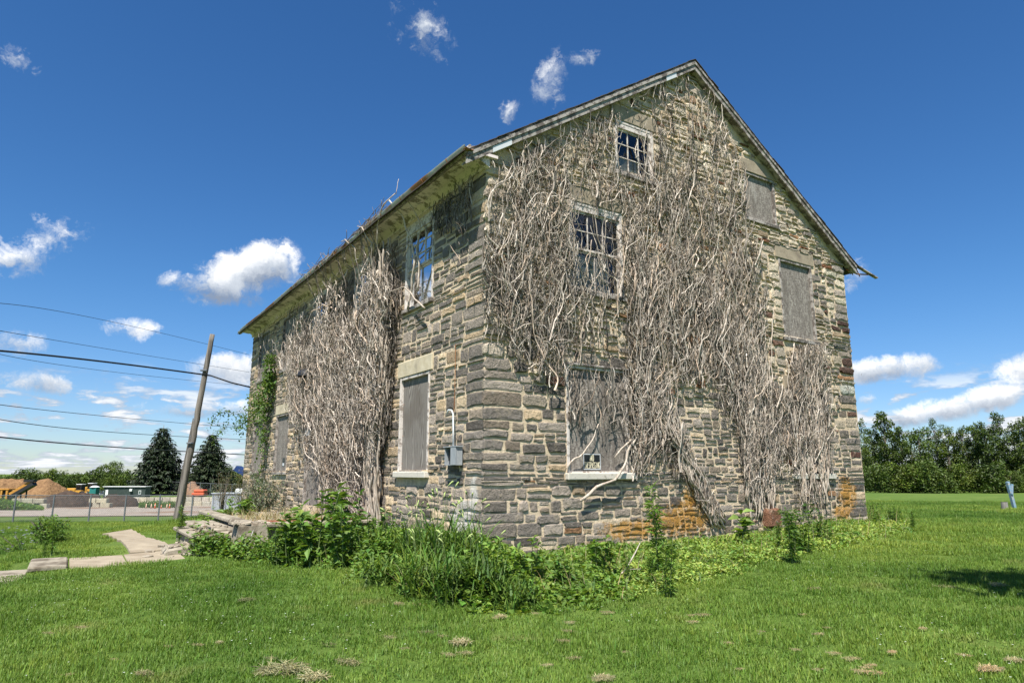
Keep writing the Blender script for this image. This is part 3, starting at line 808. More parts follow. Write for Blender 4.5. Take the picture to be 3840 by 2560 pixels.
S_a = np.array([(s[1] + s[2]) / 2 for s in STONES]); S_z = np.array([(s[3] + s[4]) / 2 for s in STONES])
isG = np.array([s[0] == 'G' for s in STONES])
corners = [l2w_np(np.array([wl(s[0], s[i], 0, s[j]) for s in STONES])) for i, j in ((1, 3), (2, 3), (2, 4), (1, 4))]
pc = [proj_np(c) for c in corners]
area = np.zeros(len(STONES))
for i in range(4):
    p_, q_ = pc[i], pc[(i + 1) % 4]; area += p_[:, 0] * q_[:, 1] - q_[:, 0] * p_[:, 1]
area = np.abs(area) / 2
dn = np.where(isG, vine_density('G', S_a, S_z), vine_density('F', S_a, S_z))
area = np.where(dn > .45, area * .12, np.where(dn > .05, area * .6, area)) * np.where(S_z < -1.25, .3, 1)
single = set(np.argsort(-area)[:296].tolist())
joined = {'G': MB(), 'F': MB()}
for i, s in enumerate(STONES):
    w, a0, a1, z0, z1, h, rnd, jit, quoin = s
    vs, fs = stone_geo(w, a0, a1, z0, z1, h, rnd, jit)
    c = stone_color(w, (a0 + a1) / 2, (z0 + z1) / 2)
    if quoin and w == 'G' and a0 > 10.5:       # the far corner has a few dark red and cream quoins
        zq = (z0 + z1) / 2
        for zc_, cc_ in ((4.05, (.085, .05, .04)), (2.85, (.10, .06, .045)), (5.5, (.52, .48, .36)), (4.75, (.54, .49, .37)), (2.3, (.5, .5, .43)), (.45, (.12, .06, .045)), (3.4, (.23, .21, .18))):
            if abs(zq - zc_) < .17: c = cc_
    if i in single:
        b = MB(); b.add(vs, fs, c); b.build('stone', 'stone_face', GABLE if w == 'G' else FACADE)
    else: joined[w].add(vs, fs, c)
for w, par in (('G', GABLE), ('F', FACADE)):
    o = joined[w].build('stone_field', 'stone_face', par); o['kind'] = 'stuff'

# ---- windows, boards, lintels, sills
def wbox(b, w, a0, a1, n0, n1, z0, z1, bev=0.0, jit=0.0):
    p, q = wl(w, a0, n0, z0), wl(w, a1, n1, z1)
    return b.box(tuple(min(x, y) for x, y in zip(p, q)), tuple(max(x, y) for x, y in zip(p, q)), bev, None, jit)


def make_opening(w, a0, a1, z0, z1, kind):
    fw = .065
    name = 'door_frame' if kind == 'door' else 'window'
    b = MB()
    n0, n1 = -.12, .02
    wbox(b, w, a0, a0 + fw, n0, n1, z0, z1, .006); wbox(b, w, a1 - fw, a1, n0, n1, z0, z1, .006)
    wbox(b, w, a0 + fw, a1 - fw, n0, n1 - .003, z1 - fw, z1, .006)
    if kind in ('sash', 'attic'):
        hd = .16 if w == 'F' else .11
        wbox(b, w, a0 + fw, a1 - fw, n0, n1 - .012, z1 - fw - hd, z1 - fw - .002)
    wbox(b, w, a0 + fw, a1 - fw, n0, n1 - .03, z0, z0 + .03)
    win = b.build(name, 'white_paint' if kind in ('sash', 'attic', 'ply', 'osb_sign') else 'rake_paint', HOUSE)
    ia0, ia1, iz0, iz1 = a0 + fw, a1 - fw, z0 + .03, z1 - fw
    if kind in ('sash', 'attic'):
        iz1 -= (.16 if w == 'F' else .11)
        cols, rows = (3, 2) if kind == 'sash' else (3, 3)
        halves = [(iz0, (iz0 + iz1) / 2, -.10, 1), ((iz0 + iz1) / 2, iz1, -.06, 3 if w == 'F' else 2)] if kind == 'sash' else [(iz0, iz1, -.07, 3)]
        for (h0, h1, nn_, rws) in halves:
            b = MB(); s = .045; d = .035
            wbox(b, w, ia0, ia0 + s, nn_, nn_ + d, h0, h1); wbox(b, w, ia1 - s, ia1, nn_, nn_ + d, h0, h1)
            wbox(b, w, ia0 + s, ia1 - s, nn_, nn_ + d - .002, h0, h0 + s); wbox(b, w, ia0 + s, ia1 - s, nn_, nn_ + d - .002, h1 - s, h1)
            b.build('sash', 'white_paint', win)
            pa = [ia0 + s + (ia1 - ia0 - 2 * s) * k / cols for k in range(cols + 1)]
            pz = [h0 + s + (h1 - h0 - 2 * s) * k / rws for k in range(rws + 1)]
            if kind == 'sash' and rws == 1: pa = [pa[0], (pa[0] + pa[-1]) / 2, pa[-1]]
            for x in pa[1:-1]:
                b = MB(); wbox(b, w, x - .011, x + .011, nn_ + .004, nn_ + d - .004, h0 + s, h1 - s); b.build('muntin', 'white_paint', win)
            for y in pz[1:-1]:
                b = MB(); wbox(b, w, ia0 + s, ia1 - s, nn_ + .006, nn_ + d - .006, y - .011, y + .011); b.build('muntin', 'white_paint', win)
            for i in range(len(pa) - 1):
                for j in range(len(pz) - 1):
                    b = MB(); tl = random.uniform(-.004, .004)
                    b.quad(wl(w, pa[i], nn_ + .012 + tl, pz[j]), wl(w, pa[i + 1], nn_ + .012 - tl, pz[j]), wl(w, pa[i + 1], nn_ + .012, pz[j + 1]), wl(w, pa[i], nn_ + .012, pz[j + 1]))
                    b.build('pane', 'old_glass', win)
        # a faded blind hangs behind the lower part
        b = MB(); wbox(b, w, ia0 + .1, ia1 - .1, -.33, -.31, iz0 + .05, iz0 + (iz1 - iz0) * random.uniform(.5, .62)); b.build('blind', 'curtain', win)
    else:
        m_ = 'plywood' if kind in ('ply', 'door') else 'osb'
        nb = -.05
        if kind == 'osb2':
            zz = z1 - .42
            b = MB(); wbox(b, w, ia0, ia1, nb - .012, nb, zz + .004, iz1, .003); b.build('board', m_, win)
            b = MB(); wbox(b, w, ia0, ia1, nb - .012, nb + .008, iz0, zz, .003); b.build('board', m_, win)
        elif kind == 'osb_sign':
            # the board has a split: two slots let the dark through
            sa, sw = a0 + 1.235, .035
            b = MB()
            wbox(b, w, ia0, sa, nb - .012, nb, iz0, iz1); wbox(b, w, sa + sw, ia1, nb - .012, nb, iz0, iz1)
            wbox(b, w, sa, sa + sw, nb - .012, nb, iz0, 1.05); wbox(b, w, sa, sa + sw, nb - .012, nb, 1.27, 1.30); wbox(b, w, sa, sa + sw, nb - .012, nb, 1.56, iz1)
            b.build('board', m_, win)
            b = MB(); wbox(b, w, ia0, ia1, -.31, -.3, iz0, iz1); b.build('dark_backing', 'interior_dark', win)  # sheet coloured near-black for the unlit room behind the slots
        elif kind == 'door':
            for k in range(4):
                e0 = ia0 + (ia1 - ia0) * k / 4; e1 = ia0 + (ia1 - ia0) * (k + 1) / 4
                b = MB(); wbox(b, w, e0 + .004, e1 - .004, nb - .03, nb + random.uniform(0, .006), iz0, iz1, .004); b.build('plank', 'osb', win)
        else:
            b = MB(); wbox(b, w, ia0, ia1, nb - .012, nb, iz0, iz1, .003); b.build('board', m_, win)
        if kind == 'ply':
            b = MB()
            for zz in (.2, .8, 1.5, 1.9):
                for aa in (ia0 + .03, ia1 - .03): b.cyl((0, 0, 0), .012, .006, 6, M=Matrix.Translation(wl(w, aa, nb, zz)) @ Matrix.Rotation(R(-90), 4, 'Y'))
            b.build('nail_heads', 'rusty_metal', win)
    if kind != 'door':
        b = MB()
        big = (kind in ('osb_sign', 'ply', 'hidden'))
        wbox(b, w, a0 - .05, a1 + .05, -.14, .11 if big else .075, z0 - .13 if big else z0 - .10, z0 - .003, .012, .004)
        b.build('sill', 'sill_paint' if big else 'rake_paint', win)
    if w == 'G' and kind == 'osb_sign':
        b = MB(); wbox(b, w, a0 - .02, a1 + .06, -.1, .06, z1, z1 + .035, .004, .003); b.build('drip_board', 'rake_paint', win)
    elif kind != 'door' and (w == 'G' or z1 < 3):
        b = MB(); wbox(b, w, a0 - .12, a1 + .12, -.1, .035, z1 + .004, z1 + .35, .012, .006); b.build('lintel', 'lintel_tan' if w == 'F' else 'lintel_brown', win)


for o in OPEN: make_opening(*o)

# ---- roof: deck, shingle rows that step at the verge, rake boards, cornice, gutter
OV, EX = .212, .46                      # overhang past the gable, past the eaves
roof = MB()
for sg in (-1, 1):
    e = 5.88 + sg * (5.98 + EX); ze = roof_z(e)
    pts = [(5.88, PEAK), (e, ze)]
    vs = []
    for (x, z) in pts:
        for y in (-OV + .03, FL + OV):
            vs += [(x, y, z - .05), (x, y, z)]
    roof.add(vs, [(0, 2, 6, 4), (1, 5, 7, 3), (0, 4, 5, 1), (2, 3, 7, 6), (4, 6, 7, 5)])
ROOF = roof.build('roof', 'rake_paint', HOUSE)
for sg in (-1, 1):
    n = 34; run = 5.98 + EX + .05
    for k in range(n):
        u0, u1 = run * k / n, run * (k + 1.25) / n
        x0, x1 = 5.88 + sg * u0, 5.88 + sg * min(u1, run + .03)
        z0, z1 = PEAK - ROOFS * u0, PEAK - ROOFS * min(u1, run + .03)
        b = MB(); ys = np.linspace(-OV - .02, FL + OV + .02, 25)
        vs = []
        for j, y in enumerate(ys):
            jx = random.uniform(-.02, .02); jz = random.uniform(0, .012); yy = y + (random.uniform(-.015, .02) if j == 0 else 0)
            vs += [(x0, yy, z0 + .006), (x0, yy, z0 + .014), (x1 + sg * jx, yy, z1 + .022 + jz), (x1 + sg * jx, yy, z1 + .004 + jz)]
        fs = [(0, 1, 2, 3), tuple(4 * (len(ys) - 1) + q for q in (3, 2, 1, 0))]
        for j in range(len(ys) - 1):
            fs += [(4 * j + q, 4 * j + (q + 1) % 4, 4 * j + 4 + (q + 1) % 4, 4 * j + 4 + q) for q in range(4)]
        b.add(vs, fs); b.build('shingle_row', 'shingle', ROOF)
for sg in (-1, 1):
    for (nm, n0, n1, off0, off1, m_) in (('rake_board', .16, .20, .045, .255, 'rake_paint'), ('rake_moulding', .20, .225, .045, .12, 'rake_paint'), ('verge_soffit', .0, .16, .20, .23, 'rake_paint')):
        b = MB(); vs = []
        N = 12
        for k in range(N + 1):
            x = 5.88 + sg * (.0 + (5.98 + EX - .02) * k / N); z = roof_z(x)
            j = random.uniform(-.006, .006)
            vs += [(x, -n0, z - off0), (x, -n1, z - off0 + j), (x, -n1, z - off1 + j), (x, -n0, z - off1)]
        fs = [(0, 1, 2, 3), (4 * N + 3, 4 * N + 2, 4 * N + 1, 4 * N)]
        for k in range(N): fs += [(4 * k + q, 4 * k + (q + 1) % 4, 4 * k + 4 + (q + 1) % 4, 4 * k + 4 + q) for q in range(4)]
        b.add(vs, fs); b.build(nm, m_, ROOF)
# pieces of bright flashing on the left rake
for x0, x1 in ((.02, .45), (4.85, 5.2)):
    b = MB(); vs = [(x0, -.207, roof_z(x0) - .135), (x1, -.207, roof_z(x1) - .135), (x1, -.207, roof_z(x1) - .258), (x0, -.207, roof_z(x0) - .258),
                    (x0, -.16, roof_z(x0) - .263), (x1, -.16, roof_z(x1) - .263)]
    b.add(vs, [(0, 3, 2, 1), (3, 4, 5, 2)]); b.build('flashing', 'sign_border', ROOF)
# cornice on the long wall: frieze, bed mould, soffit, fascia, box end at the gable
prof_f = [('frieze_board', [(-.0, 5.74), (-.0, 6.02), (-.035, 6.02), (-.035, 5.74)]), ('bed_moulding', [(-.036, 5.84), (-.036, 5.95), (-.15, 5.95), (-.14, 5.92), (-.07, 5.87)]),
          ('soffit_board', [(-.02, 5.953), (-.02, 5.99), (-.40, 5.99), (-.40, 5.953)]), ('fascia_board', [(-.40, 5.92), (-.40, 6.07), (-.435, 6.07), (-.435, 5.92)]), ('crown_moulding', [(-.15, 5.90), (-.15, 5.95), (-.40, 5.95), (-.39, 5.925)])]
for nm, pf in prof_f:
    b = MB(); ys = np.linspace(-.10, FL + .22, 14); vs = []; n = len(pf)
    for y in ys:
        j = random.uniform(-.004, .004)
        vs += [(x + j, y, z + j) for x, z in pf]
    fs = [tuple(range(n)), tuple((len(ys) - 1) * n + q for q in range(n))[::-1]]
    for k in range(len(ys) - 1): fs += [(k * n + q, k * n + (q + 1) % n, (k + 1) * n + (q + 1) % n, (k + 1) * n + q) for q in range(n)]
    b.add(vs, fs); b.build(nm, 'cornice_paint', ROOF)
b = MB()
b.add([(.0, -.13, 5.70), (-.43, -.13, 5.90), (-.43, -.13, 6.02), (.0, -.13, 6.16), (.0, .0, 5.70), (-.43, .0, 5.90), (-.43, .0, 6.02), (.0, .0, 6.16)],
      [(0, 1, 2, 3), (7, 6, 5, 4), (0, 4, 5, 1), (1, 5, 6, 2), (2, 6, 7, 3)])
b.box((-.46, -.20, 5.88), (.14, -.131, 5.94)); b.build('cornice_return', 'cornice_paint', ROOF)
# half round gutter along the eaves with brackets
b = MB(); ys = np.linspace(-.22, FL + .3, 46); seg = 9; vs = []
for y in ys:
    sag = .02 * math.sin(y * .7) + random.uniform(-.006, .006) - (.05 if y > FL - .5 else 0)
    for rr in (.098, .084):
        for k in range(seg):
            th = math.pi * (1 + k / (seg - 1)); vs.append((-.515 + rr * math.cos(th), y, 5.975 + sag + rr * math.sin(th)))
fs = []
for i in range(len(ys) - 1):
    for k in range(seg - 1):
        o0 = i * 2 * seg + k; fs += [(o0, o0 + 1, o0 + 1 + 2 * seg, o0 + 2 * seg), (o0 + seg, o0 + seg + 2 * seg, o0 + seg + 1 + 2 * seg, o0 + seg + 1)]
b.add(vs, fs); GUT = b.build('gutter', 'gutter_metal', ROOF, True)
for i, y in enumerate(np.linspace(.5, FL - .3, 18)):
    b = MB(); b.tube([(-.515 + .105 * math.cos(math.pi * (1 + k / 8)), y, 5.972 + .02 * math.sin(y * .7) + .105 * math.sin(math.pi * (1 + k / 8))) for k in range(9)] + [(-.43, y, 6.0)], .008, 4)
    b.build('gutter_strap', 'rusty_metal', ROOF)
b = MB(); b.box((-.60, -.26, 5.88), (-.44, -.12, 5.88), .02, None, .02); b.build('gutter_end', 'rusty_metal', ROOF)
# broken eaves hardware on the far right corner
b = MB(); b.beam((12.05, -.1, 6.0), (13.25, -.25, 5.62), .10, .03); b.build('loose_gutter_board', 'rake_paint', ROOF)
b = MB(); b.tube([(12.08, -.02, 5.75), (12.5, -.1, 5.66), (12.95, -.18, 5.70)], .022, 5); b.tube([(12.2, -.05, 5.9), (12.35, -.05, 5.62)], .015, 4); b.tube([(12.5, -.08, 5.84), (12.62, -.1, 5.6)], .015, 4)
b.build('gutter_hanger', 'rusty_metal', ROOF)
b = MB(); b.box((12.03, .0, 5.72), (12.50, .3, 6.0)); b.build('eaves_block', 'interior_dark', ROOF)


# ------------------------------------------------------------------ dead vines
def tubes_np(P, rad, alive, sides=3):
    """P (N,K,3) paths, rad (N,K), alive (N,K) -> verts, quads"""
    N, Kk, _ = P.shape
    T = np.gradient(P, axis=1); T /= (np.linalg.norm(T, axis=2, keepdims=True) + 1e-9)
    ref = np.tile(RNG.normal(size=(N, 1, 3)), (1, Kk, 1)); ref[..., 0] += .01
    A = np.cross(T, ref); A /= (np.linalg.norm(A, axis=2, keepdims=True) + 1e-9); B = np.cross(T, A)
    th = 2 * np.pi * np.arange(sides) / sides
    V = P[:, :, None, :] + rad[:, :, None, None] * (np.cos(th)[None, None, :, None] * A[:, :, None, :] + np.sin(th)[None, None, :, None] * B[:, :, None, :])
    idx = np.arange(N * Kk * sides).reshape(N, Kk, sides)
    ok = alive[:, :-1] & alive[:, 1:]
    a = idx[:, :-1]; b_ = idx[:, 1:]
    F = np.stack([a, np.roll(a, -1, 2), np.roll(b_, -1, 2), b_], -1)[ok].reshape(-1, 4)
    return V.reshape(-1, 3), F


def compact(V, F, C):
    used = np.zeros(len(V), bool); used[F.ravel()] = True
    mp = np.cumsum(used) - 1
    return V[used], mp[F], C[used]


def grow(w, N, Kk, step, spread, r0, nrange, thr, bias=0.0, wild=.35, seed_fn=None, inward=.85, ax=(1.0,)):
    D = (-.3, GW + .2, -1.6, 10.0) if w == 'G' else (0, FL, -1.6, 5.8)
    if seed_fn is None:
        A = []; Z = []
        while len(A) < N:
            a = RNG.uniform(D[0], D[1], 6000); z = RNG.uniform(D[2], D[3], 6000)
            d = vine_density(w, a, z)
            k = RNG.uniform(0, 1, 6000) < d
            if w == 'F' and nrange[1] > .2: k &= a > 2.5
            A += a[k].tolist(); Z += z[k].tolist()
        a, z = np.array(A[:N]), np.array(Z[:N])
    else: a, z = seed_fn(N)
    th = RNG.normal(bias, spread, N); curl = RNG.normal(0, .05, N)
    n = RNG.uniform(nrange[0], nrange[1], N); nd = RNG.normal(0, .006, N)
    P = np.zeros((N, Kk, 3)); AZ = np.zeros((N, Kk, 2)); TH = np.zeros((N, Kk))
    st = step * RNG.uniform(.7, 1.3, N)
    for k in range(Kk):
        AZ[:, k, 0] = a; AZ[:, k, 1] = z
        if w == 'G': P[:, k] = np.stack([a, -n, z], -1)
        else: P[:, k] = np.stack([-n, a, z], -1)
        TH[:, k] = th
        curl = curl * .45 + RNG.normal(0, wild * .5, N) * (1 + 1.6 * (RNG.uniform(0, 1, N) < .12))
        th = th * inward + bias * (1 - inward) + curl
        a = a + st * np.sin(th); z = z + st * np.cos(th)
        nd = nd * .6 + RNG.normal(0, .012, N); n = np.clip(n + nd, nrange[0] * .8, nrange[1] * 1.3)
    dens = vine_density(w, AZ[:, :, 0].ravel(), AZ[:, :, 1].ravel()).reshape(N, Kk)
    tau = RNG.uniform(.04, .62, (N, 1)) ** 1.15
    alive = (dens > np.maximum(tau, thr)) | (RNG.uniform(0, 1, (N, Kk)) < .55 * (np.arange(Kk)[None, :] < 3) * (dens > .02))
    alive = np.cumprod(alive, 1).astype(bool)
    r = r0 * np.exp(RNG.normal(0, .5, N)).clip(.45, 2.6)
    rad = r[:, None] * np.linspace(1, .45, Kk)[None, :] * (1 + .12 * RNG.normal(size=(N, Kk)))
    return P, rad, alive


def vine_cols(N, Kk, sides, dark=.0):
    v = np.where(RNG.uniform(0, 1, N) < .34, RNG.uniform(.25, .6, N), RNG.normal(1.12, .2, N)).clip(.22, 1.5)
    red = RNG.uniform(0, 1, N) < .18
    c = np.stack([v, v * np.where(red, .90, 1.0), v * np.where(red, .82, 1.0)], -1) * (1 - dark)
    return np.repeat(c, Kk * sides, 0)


def vine_object(name, label, w, sets, trunks, dark_from=10 ** 6):
    root = empty(name, tuple(CORN), R(90) - HAZ, label, 'vine')
    Vs, Fs, Cs, off = [], [], [], 0
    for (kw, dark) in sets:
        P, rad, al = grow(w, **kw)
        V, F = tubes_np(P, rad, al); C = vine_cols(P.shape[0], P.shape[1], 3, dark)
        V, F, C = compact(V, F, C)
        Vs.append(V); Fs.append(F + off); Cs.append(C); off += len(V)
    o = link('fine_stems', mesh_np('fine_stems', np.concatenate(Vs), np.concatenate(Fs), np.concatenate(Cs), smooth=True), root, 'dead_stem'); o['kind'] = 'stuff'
    for ti, (pts, r) in enumerate(trunks):
        # a trunk: control points resampled with wobble
        pts = np.array(pts, float); L = np.r_[0, np.cumsum(np.linalg.norm(np.diff(pts, axis=0), axis=1))]
        n = max(6, int(L[-1] / .12)); s = np.linspace(0, L[-1], n)
        Q = np.stack([np.interp(s, L, pts[:, k]) for k in range(3)], -1)
        ph = RNG.uniform(0, 6.28, 4)
        wob = .03 * np.sin(s * 5.1 + ph[0]) + .022 * np.sin(s * 11 + ph[1]); Q[:, 0] += wob; Q[:, 1] += .015 * np.sin(s * 7 + ph[2])
        if w == 'G': Q[:, 2] = np.minimum(Q[:, 2], np.array([roof_z(q) for q in Q[:, 0]]) - .38)
        rr = np.linspace(r, r * .55, n) * (1 + .12 * np.sin(s * 9 + ph[3]))
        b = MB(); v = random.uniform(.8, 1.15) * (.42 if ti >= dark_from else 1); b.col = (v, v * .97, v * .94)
        b.tube([wl(w, q[0], max(q[1], .05), q[2]) for q in Q], rr.tolist(), 6); b.build('stem', 'dead_stem', root, True)
    return root


tr = []
# gable: the roots that rise in a leaning bundle, the branch across the sill, stems up the right side
for k in range(26):
    x0 = 5.75 + random.uniform(-.15, .5); top = (random.uniform(3.4, 4.7), random.uniform(1.0, 2.4))
    tr.append(([(x0, .06, -1.1 + random.uniform(-.1, .2)), (5.2 + random.uniform(-.2, .35), random.uniform(.08, .16), -.15), (random.uniform(4.3, 5.0), random.uniform(.08, .2), .75), (top[0], random.uniform(.07, .16), top[1])], random.uniform(.012, .026)))
tr.append(([(2.05, .10, -.52), (2.45, .16, -.28), (2.85, .19, -.13), (3.1, .2, .12), (3.3, .15, .42), (3.6, .1, .75), (3.8, .08, 1.3)], .03))
tr.append(([(1.8, .07, .08), (1.95, .06, .26), (2.2, .05, .32), (2.35, .05, .55), (2.6, .06, .95)], .018))
tr.append(([(3.0, .06, .3), (3.3, .1, .55), (3.6, .1, .9)], .02))
for k in range(34):
    x0 = random.uniform(6.9, 8.0); x1 = x0 + random.uniform(-.5, .3)
    tr.append(([(x0, .06, random.uniform(-1.1, -.5)), (x0 + random.uniform(-.2, .2), .1, .3), (x1, random.uniform(.08, .14), 1.6), (x1 + random.uniform(-.4, .4), .1, random.uniform(2.6, 4.2))], random.uniform(.011, .022)))
for k in range(26):
    x0 = random.uniform(9.0, 10.35)
    tr.append(([(x0, .13, -.05 + random.uniform(-.8, .2)), (x0 + random.uniform(-.15, .15), .13, .8), (x0 + random.uniform(-.2, .2), .1, 1.9), (x0 + random.uniform(-.25, .2), .1, random.uniform(2.3, 3.3))], random.uniform(.013, .024)))
for k in range(40):
    x0 = random.uniform(.2, 7.4); z0 = random.uniform(1.9, 4.5)
    tr.append(([(x0, .07, z0), (x0 + random.uniform(-.35, .35), .1, z0 + 1.0), (x0 + random.uniform(-.6, .6), .12, z0 + 2.1)], random.uniform(.010, .018)))
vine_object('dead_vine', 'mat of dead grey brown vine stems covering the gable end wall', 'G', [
    (dict(N=2900, Kk=14, step=.064, spread=.34, r0=.006, nrange=(.055, .10), thr=.02, wild=.30), .62),  # under-layer coloured darker so gaps between stems read as shadow
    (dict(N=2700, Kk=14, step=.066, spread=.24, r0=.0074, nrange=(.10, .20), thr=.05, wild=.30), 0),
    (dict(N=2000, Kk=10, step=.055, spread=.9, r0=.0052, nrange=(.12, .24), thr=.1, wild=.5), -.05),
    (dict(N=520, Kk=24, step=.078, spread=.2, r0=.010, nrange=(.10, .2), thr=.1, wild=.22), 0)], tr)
tr = []
for k in range(46):      # the thick upright stems at the right edge of the facade mass
    x0 = 4.55 + random.uniform(-.1, .75); x1 = 4.1 + random.uniform(-.15, 1.1)
    tr.append(([(x0, random.uniform(.05, .15), -1.45), (x0 - .1 + random.uniform(-.1, .1), random.uniform(.08, .3), -.1), (x1 + .15, random.uniform(.1, .35), 1.3), (x1, random.uniform(.12, .4), 2.8), (x1 + random.uniform(-.1, .5), random.uniform(.15, .4), random.uniform(3.8, 5.6))], random.uniform(.018, .034)))
for k in range(30):
    x0 = random.uniform(5.5, 9.5); 
    tr.append(([(x0, .1, random.uniform(-1.2, .2)), (x0 + random.uniform(-.5, .5), .22, 1.2), (x0 + random.uniform(-.8, .8), .3, 2.6), (x0 + random.uniform(-1, 1), .32, random.uniform(3.5, 5.2))], random.uniform(.012, .022)))
# long runners that climb over window and gutter beside the first bay
for pts, r in [([(3.3, .08, 3.6), (2.9, .12, 4.4), (2.95, .2, 5.2), (3.1, .4, 5.75), (3.3, .62, 6.1)], .028), ([(2.7, .1, 3.9), (2.75, .12, 4.8), (2.5, .2, 5.4), (2.55, .5, 5.9)], .022), ([(3.4, .15, 4.9), (3.0, .25, 5.05), (2.6, .2, 4.9)], .016),
               ([(4.2, .3, 4.4), (4.3, .45, 5.2), (4.0, .6, 5.75), (3.7, .62, 6.1), (3.3, .5, 6.3)], .024), ([(5.0, .3, 4.7), (4.6, .5, 5.5), (4.9, .66, 5.95), (5.4, .6, 6.15)], .02), ([(5.8, .3, 4.8), (5.6, .55, 5.6), (6.2, .62, 6.05), (6.9, .5, 6.2)], .02),
               ([(3.1, .55, 6.2), (3.05, .5, 6.42), (3.2, .45, 6.62)], .009), ([(2.2, .18, 3.4), (3.2, .22, 4.1), (4.1, .3, 4.15)], .02)]:
    tr.append((pts, r))
DARK0 = len(tr)
for k in range(34):      # dry shoots that stand up over the roof edge
    y0 = random.uniform(4.0, 11.5); d = random.uniform(-.5, .5)
    tr.append(([(y0, .6, 5.95 + random.uniform(-.1, .1)), (y0 + d * .4, .52, 6.12), (y0 + d * 1.4, .5 - random.uniform(0, .2), 6.16 + random.uniform(0, .12)), (y0 + d * 2.6, .45, 6.2 + random.uniform(0, .32))], random.uniform(.008, .014)))
for k in range(24):
    y0 = random.uniform(4.0, 11.0)
    tr.append(([(y0, .3, 5.0 + random.uniform(-.4, .3)), (y0 + random.uniform(-.3, .3), .5, 5.5), (y0 + random.uniform(-.4, .4), .64, 5.9), (y0 + random.uniform(-.8, .8), .55, 6.08)], random.uniform(.009, .016)))
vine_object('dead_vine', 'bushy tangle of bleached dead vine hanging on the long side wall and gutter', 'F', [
    (dict(N=3400, Kk=14, step=.07, spread=.45, r0=.0075, nrange=(.06, .18), thr=.02, wild=.45), .62),  # stems nearest the wall darkened in colour to give shadowy gaps
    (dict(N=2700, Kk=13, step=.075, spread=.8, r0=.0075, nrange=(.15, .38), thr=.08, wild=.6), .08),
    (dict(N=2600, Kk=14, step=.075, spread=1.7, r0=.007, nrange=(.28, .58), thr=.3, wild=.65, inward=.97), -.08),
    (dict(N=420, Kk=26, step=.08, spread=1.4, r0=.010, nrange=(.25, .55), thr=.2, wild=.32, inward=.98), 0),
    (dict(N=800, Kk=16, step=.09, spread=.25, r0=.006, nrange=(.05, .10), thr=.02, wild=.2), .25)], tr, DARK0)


# ------------------------------------------------------------------ small things on the walls
def house_thing(name, label, cat, group=None):
    return empty(name, tuple(CORN), R(90) - HAZ, label, cat, group)


# NO TRESPASSING sign (letters are strokes on a plate)
GL = {'N': [[(0, 0), (0, 1)], [(0, 1), (1, 0)], [(1, 0), (1, 1)]], 'O': [[(0, .12), (0, .88), (.25, 1), (.75, 1), (1, .88), (1, .12), (.75, 0), (.25, 0), (0, .12)]], 'T': [[(0, 1), (1, 1)], [(.5, 1), (.5, 0)]],
      'R': [[(0, 0), (0, 1), (.75, 1), (1, .88), (1, .62), (.75, .5), (0, .5)], [(.5, .5), (1, 0)]], 'E': [[(1, 1), (0, 1), (0, 0), (1, 0)], [(0, .5), (.8, .5)]],
      'S': [[(1, .85), (.75, 1), (.25, 1), (0, .85), (0, .65), (.25, .53), (.75, .47), (1, .35), (1, .15), (.75, 0), (.25, 0), (0, .15)]], 'P': [[(0, 0), (0, 1), (.75, 1), (1, .88), (1, .6), (.75, .48), (0, .48)]],
      'A': [[(0, 0), (.5, 1), (1, 0)], [(.2, .36), (.8, .36)]], 'I': [[(.5, 0), (.5, 1)]], 'G': [[(1, .85), (.75, 1), (.25, 1), (0, .88), (0, .12), (.25, 0), (.75, 0), (1, .15), (1, .45), (.6, .45)]]}


def letters(b, w, text, a0, z0, cw, ch, gap, n, th):
    for i, chx in enumerate(text):
        x0 = a0 + i * (cw + gap)
        sg = 1 if w == 'G' else -1
        for path in GL[chx]:
            for (p, q) in zip(path[:-1], path[1:]):
                b.beam(wl(w, x0 + sg * p[0] * cw, n, z0 + p[1] * ch), wl(w, x0 + sg * q[0] * cw, n, z0 + q[1] * ch), th, .003, up=(0, -1, 0) if w == 'G' else (-1, 0, 0))


sg_ = house_thing('no_trespassing_sign', 'black NO TRESPASSING sign nailed low on the ground floor gable board', 'sign')
A0, A1, Z0, Z1 = 2.27, 2.72, .055, .375
NB = -.046
b = MB(); wbox(b, 'G', A0, A1, NB, NB + .004, Z0, Z1); b.build('plate', 'sign_black', sg_)
b = MB()
for (p, q, r_, s_) in ((A0 + .008, A1 - .008, Z1 - .024, Z1 - .008), (A0 + .008, A1 - .008, Z0 + .008, Z0 + .024), (A0 + .008, A0 + .022, Z0 + .024, Z1 - .024), (A1 - .022, A1 - .008, Z0 + .024, Z1 - .024)): wbox(b, 'G', p, q, NB + .0045, NB + .006, r_, s_)
b.build('border', 'sign_border', sg_)
b = MB(); letters(b, 'G', 'NO', A0 + .178, Z0 + .175, .034, .115, .018, NB + .006, .015); letters(b, 'G', 'TRESPASSING', A0 + .036, Z0 + .035, .0235, .115, .0125, NB + .006, .0095)
b.build('lettering', 'sign_letter', sg_)
# small dark notice on the far ground-floor board
s2 = house_thing('small_notice', 'small dark notice fixed to the far boarded ground floor window', 'sign')
b = MB(); wbox(b, 'F', 13.36, 13.64, NB, NB + .005, .22, .50); b.build('plate', 'sign_black', s2)
b = MB(); wbox(b, 'F', 13.39, 13.61, NB + .0055, NB + .007, .235, .33); b.build('panel', 'sign_border', s2)
